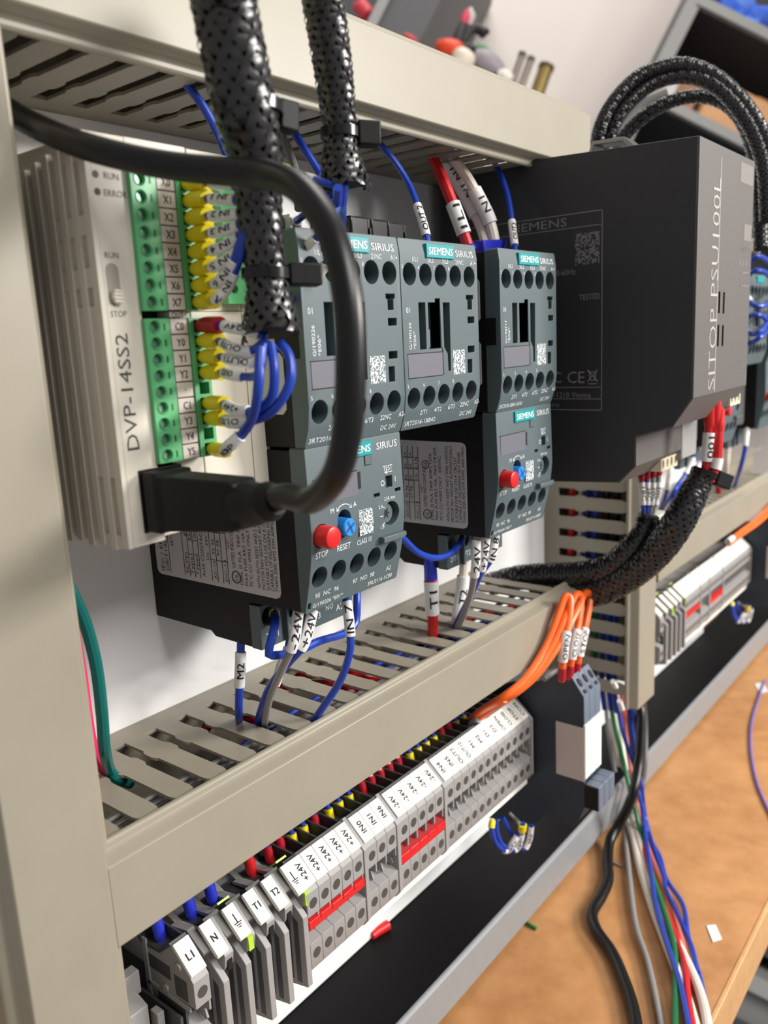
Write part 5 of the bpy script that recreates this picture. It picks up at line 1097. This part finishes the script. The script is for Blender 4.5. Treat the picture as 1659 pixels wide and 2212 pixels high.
# sleeves looping over the power supply
SG = 'black braided cable sleeves'
braid('outer braided loop over the power supply', [(233.06, -36.96, 57.78, 3.60), (230.07, -41.35, 72.59, 3.60), (232.97, -47.36, 84.88, 3.60), (238.55, -57.31, 95.29, 3.60), (243.43, -68.62, 99.00, 3.60), (247.29, -80.13, 98.29, 3.60), (250.45, -92.95, 90.98, 3.60), (251.62, -105.19, 78.05, 3.60), (251.29, -114.46, 63.54, 3.60), (248.59, -121.80, 46.07, 3.60), (241.92, -126.36, 17.18, 3.60)], 9, 2.6, seed=11)
braid('inner braided loop over the power supply, touching the outer one', [(236.49, -40.89, 58.73, 3.50), (234.94, -44.85, 70.43, 3.50), (236.24, -51.02, 81.16, 3.50), (241.64, -61.04, 90.70, 3.50), (245.70, -71.44, 94.06, 3.50), (247.63, -82.47, 92.49, 3.50), (249.53, -93.39, 86.25, 3.50), (249.75, -104.11, 74.35, 3.50), (249.02, -113.09, 59.22, 3.50), (245.51, -119.38, 41.85, 3.50), (239.42, -123.21, 17.38, 3.50)], 9, 2.6, seed=12)
braid('lowest braided loop over the power supply', [(251.24, -38.91, 60.90, 3.40), (252.40, -46.18, 72.75, 3.40), (255.65, -57.00, 81.63, 3.40), (261.06, -68.53, 86.64, 3.40), (266.17, -81.22, 87.00, 3.40), (269.13, -93.35, 81.07, 3.40), (268.20, -102.72, 68.94, 3.40), (263.89, -109.45, 52.15, 3.40), (259.10, -113.77, 31.09, 3.40), (252.59, -117.36, 5.74, 3.40)], 9, 2.6, seed=13)
tag(obj('grey_lead', MB().tube(cr([(251.05, -33.11, 63.02), (252.77, -37.11, 72.07), (256.77, -42.46, 80.64), (261.63, -50.76, 88.46), (268.13, -62.15, 93.07)], 8), 2.6, 12), M_WG), 'pale grey lead curving up behind the power supply', 'lead')
tag(obj('lead_collar', MB().tube([(237.74, -41.10, 62.78), (240.85, -43.08, 68.39)], 2.2, 12), M_LABEL), 'white sleeve end on the pale grey lead', 'collar')
# sleeves running from the lower duct to the power supply
braid('black braided sleeve from the lower duct up to the power supply, shorter one', [(160.40, -11.27, -160.35, 6.00), (162.70, -26.98, -155.07, 6.40), (166.53, -43.84, -152.40, 6.40), (169.88, -60.25, -150.21, 6.40), (172.07, -74.07, -144.52, 6.20), (173.67, -84.01, -134.20, 5.80), (176.33, -89.09, -124.93, 4.60), (177.22, -91.15, -118.01, 4.80)], 12, 4.0, seed=21)
braid('thick black braided sleeve from the lower duct up to the power supply, longer one', [(164.59, -34.07, -159.59, 7.20), (168.74, -49.23, -160.42, 7.60), (171.92, -65.60, -158.76, 7.80), (172.39, -82.35, -148.70, 7.70), (172.44, -97.09, -134.19, 7.50), (169.48, -108.73, -116.60, 7.20), (174.10, -114.39, -101.75, 6.00), (176.24, -117.63, -93.72, 5.20)], 13, 4.0, seed=22)
tie('cable tie on the shorter sleeve under the power supply', (176.80, -90.23, -121.69), (.3, -.2, .9), 4.8, (.6, -.7, -.5), (3.6, 3, 3))
tie('cable tie on the longer sleeve under the power supply', (175.18, -116.99, -95.73), (.35, -.2, .9), 5.4, (.6, -.6, -.6), (3.8, 3.2, 3.4))
PSG = 'wires into the bottom of the power supply'
for i, (u, m, nm) in enumerate(((1387, M_WB, 'leftmost'), (1399, M_WB, 'second'), (1410, M_WG, 'third'), (1420, M_WG, 'rightmost'))):
    p0 = (u, 1108, 402); q = (((177.35, -88.61, -119.65), (178.63, -87.04, -110.16), (179.84, -85.99, -102.45), (183.48, -84.43, -93.98)), ((178.19, -89.66, -119.72), (180.16, -88.98, -110.28), (181.69, -88.02, -101.70), (185.33, -86.48, -93.23)), ((179.02, -90.72, -119.79), (181.91, -90.81, -109.31), (183.75, -90.19, -100.53), (187.33, -88.69, -92.49)), ((179.66, -91.38, -119.39), (183.39, -92.53, -108.98), (185.60, -92.22, -99.78), (189.18, -90.74, -91.74)))[i]
    wire('%s wire with red collar and white marker into the power supply bottom, %s' % ('blue' if m is M_WB else 'grey', nm), list(q), 1.25, m, [(-9.5, -1, M_REDF, 1.9)], [(6, 17, ('1BC', '2BC', '2WC', '3WC')[i], True, 2)], group=PSG)
for i, q in enumerate((((175.86, -117.36, -94.32), (176.81, -117.95, -82.73), (177.15, -118.14, -72.25), (176.68, -118.03, -63.88)), ((176.77, -118.30, -93.76), (177.92, -119.69, -83.86), (178.90, -120.01, -71.35), (178.54, -119.84, -62.38)), ((175.15, -119.79, -99.40), (177.56, -121.66, -91.13), (179.05, -121.69, -80.76), (180.93, -120.86, -66.32)))):
    wire('thick red wire with %s into the power supply' % ('marker 100', 'bright red collar', 'pale band')[i], list(q), 2.0, M_WR, [(-12, -1, M_RED, 2.5)], [(4, 17, ('100', '', '')[i], True, 3)] if i == 0 else ([(6, 11, None, False)] if i == 2 else []), group=PSG)
# the second half of the panel, beyond the power supply
FO = (375, 0, 0)
dup(C1, FO, 'blurred contactor just right of the power supply, half hidden', skip=('lettering', 'code'))
dup(C2, FO, 'blurred contactor at the right edge beside the hidden one', skip=('lettering', 'code'))
dup(C3, (373, 0, 0), 'blurred contactor cut off by the right edge of the photo', skip=('lettering', 'code'))
dup(R1, (372, 0, 0), 'blurred overload relay seen under the power supply corner', skip=('lettering', 'code'))
dup(R2, (373, 0, 0), 'blurred overload relay with silver label at the right edge', skip=('lettering', 'code'))
FG = 'blurred wires in the second half of the panel'
for i, q in enumerate((((350.19, -84.00, -2.60), (337.87, -92.00, 0.47), (352.05, -95.00, -0.72), (401.66, -90.00, -7.76)), ((351.75, -84.00, -13.71), (333.38, -94.00, -19.94), (348.43, -98.00, -18.82), (413.73, -90.00, -7.56)), ((349.68, -84.00, -27.75), (326.62, -96.00, -25.41), (344.78, -98.00, -28.43), (408.42, -90.00, -44.12)),
                       ((348.53, -84.00, -33.95), (328.34, -96.00, -36.76), (341.27, -99.00, -31.18), (416.07, -90.00, -19.70)), ((349.81, -84.00, -43.37), (334.59, -94.00, -41.24), (343.01, -98.00, -36.67), (417.86, -90.00, -28.93)), ((347.45, -84.00, 2.83), (339.41, -90.00, 7.41), (344.06, -94.00, 8.56), (379.57, -92.00, 4.60)))):
    wire('blue wire in the blurred tangle right of the power supply, %s from the top' % ('second', 'third', 'fourth', 'fifth', 'lowest', 'first')[i], list(q), 1.5, M_WB, [], [(6, 16, None, False)] if i in (1, 3) else [], group=FG)
wire('blurred blue wire with white marker into the far duct', [(437.39, -66.00, -102.81), (431.35, -66.00, -110.65), (428.23, -66.00, -122.20), (432.88, -62.00, -136.89), (474.51, -46.90, -158.00)], 1.6, M_WB, [], [(2, 18, None, False)], group=FG)
wire('blurred thick white wire into the far duct', [(441.74, -50.00, -114.16), (441.83, -50.00, -124.75), (446.70, -48.00, -138.03), (471.30, -39.28, -158.00)], 2.4, M_WW, group=FG)
wire('blurred thick red wire into the far duct', [(411.94, -50.00, -115.61), (418.89, -49.00, -130.31), (426.70, -48.00, -142.04), (443.36, -44.14, -158.00)], 2.2, M_WR, group=FG)
for i, q in enumerate((((334.22, -60.00, -112.78), (327.64, -60.00, -119.39), (316.74, -58.00, -126.83), (311.86, -54.00, -135.30), (369.02, -27.41, -157.00)), ((347.56, -60.00, -119.29), (332.62, -60.00, -126.24), (317.06, -58.00, -131.38), (313.83, -54.00, -140.18), (353.42, -38.34, -157.00)), ((305.00, -56.00, -114.74), (302.17, -56.00, -121.63), (308.97, -52.00, -131.94), (368.76, -26.83, -157.00)))):
    wire('blurred blue wire with white marker left of the longer sleeve, %s' % ('upper', 'lower', 'leftmost')[i], list(q), 1.4, M_WB, [], [(2, 16, None, False)], group=FG)
tag(obj('cream_block', MB().prism([(441.20, -60.00, 73.14)[::2], (462.54, -60.00, 73.09)[::2], (465.57, -60.00, 46.31)[::2], (442.86, -60.00, 46.08)[::2]], 'y', -62, -40), M_CREAM, bevel=.8), 'blurred cream block behind the right top corner of the power supply', 'block')
tag(obj('cream_plug', MB().prism([(406.34, -70.00, 25.24)[::2], (422.13, -70.00, 24.95)[::2], (425.17, -70.00, 20.21)[::2], (416.63, -70.00, 16.12)[::2], (405.36, -70.00, 16.81)[::2]], 'y', -74, -62), M_CREAM, bevel=.8), 'small cream plug behind the right edge of the power supply', 'plug')
wire('orange cable over the far duct cover', [(416.28, -60.00, -188.45), (441.76, -62.00, -185.90), (482.44, -63.00, -184.57), (531.03, -63.00, -179.55)], 1.7, M_WO, [], [(0, 9, None, False)], name='orange_cable', cat='cable')
wire('second orange cable over the far duct cover', [(427.13, -58.00, -193.27), (453.27, -61.00, -189.94), (481.76, -65.00, -186.52), (522.30, -66.00, -182.81)], 1.7, M_WO, name='orange_cable', cat='cable')
t = thing('clear_clip', 'pale grey clip at the left end of the far duct', 'clip', tuple((285.14, -58.00, -142.37)))
obj('block', MB().box((257.89, -62.00, -141.61)[0], (282.23, -62.00, -146.61)[0], -63, -52, (258.02, -62.00, -144.42)[2], (257.76, -62.00, -138.81)[2]), mat('clip_pale', (196, 196, 190), .35), t, bevel=.6)

# ------------------------------------------------------------------ the room behind, on its own axes
RO = CAM_POS.copy()
RR, RU, RF = Vector((0.469550, -0.740288, -0.481140)), Vector((0.447156, -0.270497, 0.852574)), Vector((0.761298, 0.615471, -0.204012))
def rp(a, b, c): return RO+RR*a+RU*b+RF*c
def rbox(mb, a0, a1, b0, b1, c0, c1):
    return mb.add([rp(a, b, c) for c in (c0, c1) for b in (b0, b1) for a in (a0, a1)], [(0, 1, 3, 2), (4, 6, 7, 5), (0, 4, 5, 1), (2, 3, 7, 6), (0, 2, 6, 4), (1, 5, 7, 3)])
M_WALL = mat('wall_paint', (226, 216, 210), .7, noise=.02, nscale=3)
M_SH = mat('shelf_dark', (62, 63, 67), .5)
M_SHE = mat('shelf_edge', (150, 150, 148), .45)
M_CARD = mat('cardboard', (206, 156, 112), .7, noise=.06, nscale=30)
struct(tag(obj('wall_back', rbox(MB(), -3200, 2600, -2200, 2600, 2340, 2380), M_WALL), 'pale pinkish white room wall', 'wall'))
def pa(t): return t[0]
D = 1950
uL = pa((101.90, 1313.70)); b1 = (220.86, 1407.31)[1]; b2 = (302.77, 1155.74)[1]
t = thing('shelving_unit', 'dark grey steel shelving unit with pale shelf edges at upper right', 'shelf', tuple(rp(uL, b2-500, D)))
for x0, x1, nm in ((uL, uL+22, 'upright'), (uL+700, uL+722, 'upright')):
    u_ = obj(nm, rbox(MB(), x0, x1, b2-420, b1+340, D, D+330), M_SH, t)
    obj('upright_face', rbox(MB(), x0-3, x1+8, b2-420, b1+340, D-6, D), M_SHE, u_)
obj('back_panel', rbox(MB(), uL, uL+720, b2-420, b1+340, D+318, D+330), M_SH, t)
for b in (b1, b2, b2-300):
    s_ = obj('shelf_board', rbox(MB(), uL+20, uL+700, b-14, b+4, D+4, D+318), M_SH, t)
    obj('shelf_edge', rbox(MB(), uL+20, uL+700, b-14, b+10, D-10, D+4), M_SHE, s_)
for k in range(16):
    b = (b1-40)*1.16-26*k
    if abs(b-b2*1.16) < 40: continue
    ah = (232.29, 1548.12)[0]
    obj('peg_hole', MB().cyl(rp(ah, b, D+318), rp(ah, b, D+314), 8, 8, 12), mat('peg_dim', (104, 104, 106), .5), t)
def carton(label, ua, ub, h, base, c0, m, w=None):
    t = thing('carton', label, 'box', tuple(rp(ua, base, c0)))
    obj('body', rbox(MB(), ua, ub, base, base+h, c0, c0+200), m, t, bevel=3)
    obj('flap_tape', rbox(MB(), (ua+ub)/2-14, (ua+ub)/2+14, base+h-.5, base+h+1.5, c0-.8, c0+200), M_CARD, t)
    return t
a1 = pa((240.85, 1182.06)); a2 = pa((399.79, 1176.21))
carton('orange brown cardboard box on the lower shelf', a1+6, a1+250, 115, b2+10, D+20, M_CARD)
carton('smaller cardboard box behind the braided loops on the lower shelf', pa((170.64, 1171.34)), pa((170.64, 1171.34))+62, 100, b2+10, D+60, mat('cardboard_dark', (176, 128, 96), .7))
tag(obj('white_bin', rbox(MB(), pa((128.71, 1162.56)), pa((128.71, 1162.56))+44, b2+10, b2+74, D+10, D+120), mat('bin_white', (206, 204, 200), .5), bevel=4), 'small white bin on the lower shelf beside the cardboard', 'bin')
for i, (u, v) in enumerate(((1600, 12), (1632, 30), (1655, 8), (1620, -20), (1590, -12))):
    a, b = ((218.91, 1440.47), (258.89, 1438.52), (271.56, 1471.67), (222.81, 1481.42), (195.51, 1458.02))[i]
    t = tag(obj('blue_bag', MB().add([], []).tube([rp(a-30, b-22, D+70), rp(a-12, b-4, D+60), rp(a+8, b+6, D+62), rp(a+28, b-6, D+72), rp(a+40, b-20, D+80)], [14, 30, 34, 28, 12], 14), mat('bag_blue%d' % (i % 2), ((58, 104, 214), (92, 136, 236))[i % 2], .45)), 'blue plastic bag in the heap on the upper shelf, %s' % ('front', 'middle', 'right', 'back', 'left')[i], 'bag', 'blue bags on the upper shelf')
# dark cabinet at the top left of the wall
cR = pa((-366.81, 947.21)); cL = pa((-472.22, 928.51)); cb = (-410.17, 906.40)[1]
t = thing('steel_cabinet', 'dark grey steel cabinet beyond the top duct', 'cabinet', tuple(rp(cR-300, cb-500, 1700)))
obj('side', rbox(MB(), cL+12, cR, cb-500, cb+500, 1700, 2330), mat('cabinet_grey', (84, 84, 86), .5), t)
obj('frame_edge', rbox(MB(), cL-6, cL+14, cb-500, cb+500, 1690, 2330), M_SHE, t)
obj('interior', rbox(MB(), cL-300, cL-6, cb-500, cb+500, 1960, 2330), M_SH, t)
obj('inner_shelf', rbox(MB(), cL-300, cL-6, (-474.77, 886.85)[1]-40, (-474.77, 886.85)[1]-22, 1700, 1960), M_SHE, t)
a, b = (-513.24, 929.13)
tag(obj('red_pouch', MB().tube([rp(a-22, b+4, 1760), rp(a-8, b+4, 1750), rp(a+10, b-4, 1750), rp(a+24, b-10, 1760)], [8, 17, 17, 8], 12), mat('pouch_red', (214, 62, 78), .5)), 'red pouch in the dark cabinet', 'pouch')
# side bench with blurred tools standing on it
bb = (-250.28, 711.45)[1]; a0 = pa((-358.16, 773.52)); a9 = pa((5.63, 796.02))
t = thing('side_bench', 'grey side bench that the blurred tools stand on', 'bench', tuple(rp(a0, bb-40, 1500)))
obj('top', rbox(MB(), a0-400, a9+40, bb-30, bb, 1400, 1685), M_SHE, t); obj('front', rbox(MB(), a0-380, a9+20, bb-500, bb-30, 1420, 1680), M_SH, t)
def rt(pts): return [rp(q[0], q[1], c) for q, c in pts]
a, b = (-256.15, 803.89)
t = thing('hand_tool', 'black and red hand tool with hooked end among the blurred things', 'tool', tuple(rp(a, b, 1500)))
obj('handle', MB().tube([rp(*(-255.40, 796.77), 1500), rp(*(-260.28, 817.77), 1500), rp(*(-263.65, 839.52), 1500), rp(*(-265.90, 855.27), 1500)], [14, 13, 11, 8], 12), mat('tool_black', (38, 32, 36), .5), t)
obj('tip', MB().tube([rp(*(-264.40, 850.40), 1500), rp(*(-268.15, 865.40), 1500), rp(*(-271.15, 880.78), 1500)], [7, 9, 4], 12), mat('tool_red', (206, 60, 84), .5), t)
obj('blade', MB().tube([rp(*(-258.13, 859.63), 1505), rp(*(-261.14, 876.94), 1505), rp(*(-269.05, 888.98), 1505)], [6, 9, 4], 12), mat('blade_clear', (190, 182, 180), .4), t)
obj('hook', MB().tube([rp(*(-253.15, 826.02), 1500), rp(*(-253.15, 848.52), 1500), rp(*(-241.90, 859.78), 1500), rp(*(-226.15, 856.40), 1500), rp(*(-220.90, 864.65), 1500)], [8, 9, 9, 10, 5], 12), mat('tool_black', (38, 32, 36), .5), t)
obj('arm', MB().tube([rp(*(-252.40, 817.02), 1500), rp(*(-235.90, 819.65), 1500), rp(*(-218.65, 822.65), 1500)], [9, 9, 8], 12), mat('tool_black', (38, 32, 36), .5), t)
def blob(name, label, cat, pts, rads, col, rough=.5, m=None):
    return tag(obj(name, MB().tube(cr([tuple(p)+(r,) for p, r in zip(pts, rads)], 6), [q[3] for q in cr([tuple(p)+(r,) for p, r in zip(pts, rads)], 6)], 14), m or mat(name+'_%d%d%d' % col, col, rough)), label, cat)
blob('orange_glove', 'orange red cloth lump at the foot of the hand tool', 'cloth', [rp(*(-289.74, 789.48), 1480), rp(*(-274.20, 789.85), 1480), rp(*(-252.00, 791.70), 1480), rp(*(-235.71, 792.44), 1480)], [8, 17, 19, 9], (222, 70, 34))
blob('red_rag', 'dark red scrap at the foot of the cabinet', 'cloth', [rp(*(-348.95, 776.52), 1480), rp(*(-336.36, 775.41), 1480), rp(*(-321.56, 773.56), 1480)], [6, 9, 6], (180, 44, 50))
blob('green_spool', 'small green roll beside the hand tool', 'roll', [rp(*(-224.64, 819.02), 1490), rp(*(-211.97, 819.77), 1490), rp(*(-199.31, 820.51), 1490)], [10, 11, 8], (24, 120, 72))
blob('white_cup', 'white rounded cup between the orange cloth and the grey bag', 'cup', [rp(*(-235.22, 765.40), 1470), rp(*(-234.12, 781.57), 1470), rp(*(-234.12, 792.59), 1470)], [18, 22, 18], (228, 216, 198))
blob('grey_bag', 'soft grey bag among the blurred things', 'bag', [rp(*(-220.92, 804.12), 1490), rp(*(-201.54, 804.50), 1490), rp(*(-177.70, 803.38), 1490), rp(*(-157.58, 800.40), 1490)], [16, 22, 18, 8], (150, 140, 146))
blob('white_lump', 'white lump left of the metal cylinders', 'lump', [rp(*(-167.26, 786.89), 1480), rp(*(-156.53, 791.33), 1480), rp(*(-141.72, 791.33), 1480)], [9, 13, 9], (226, 218, 208))
def rod(label, p0, p1, r, col, cap=True):
    t = thing('metal_cylinder', label, 'cylinder', tuple(p0))
    d = (p1-p0).normalized()
    obj('barrel', MB().cyl(p0, p1, r, r, 20), mat('cyl_%d%d%d' % col, col, .35, metal=.55), t)
    obj('end_rim', MB().cyl(p1-d*4, p1+d*3, r*1.12, r*1.12, 20), mat('cyl_rim', (90, 82, 62), .4, metal=.5), t)
rod('pale grey metal cylinder, left of the pair', rp(*(-136.89, 781.02), 1500), rp(*(-146.64, 853.02), 1500), 6.5, (150, 142, 130))
rod('pale grey metal cylinder touching its twin', rp(*(-120.39, 781.77), 1500), rp(*(-128.64, 852.65), 1500), 6.5, (150, 142, 130))
rod('brass coloured metal cylinder with dark rim', rp(*(-88.13, 781.02), 1500), rp(*(-97.14, 851.52), 1500), 13, (150, 128, 78))
# grey drawers beneath the bench front
q0 = (545.68, -359.47)
t = thing('drawer_cabinet', 'grey steel drawer cabinet below the bench edge at lower right', 'cabinet', tuple(rp(q0[0], q0[1]-200, 900)))
obj('body', rbox(MB(), q0[0]-100, q0[0]+500, q0[1]-300, q0[1]+70, 940, 1400), mat('drawer_grey', (122, 122, 121), .5), t)
obj('drawer_lip', rbox(MB(), q0[0]-100, q0[0]+500, q0[1]+62, q0[1]+76, 930, 945), M_SHE, t)
obj('drawer_gap', rbox(MB(), q0[0]-100, q0[0]+500, q0[1]+88, q0[1]+300, 990, 1400), M_SH, t)
obj('ledge', rbox(MB(), q0[0]-100, q0[0]+500, q0[1]+20, q0[1]+26, 932, 945), M_SH, t)
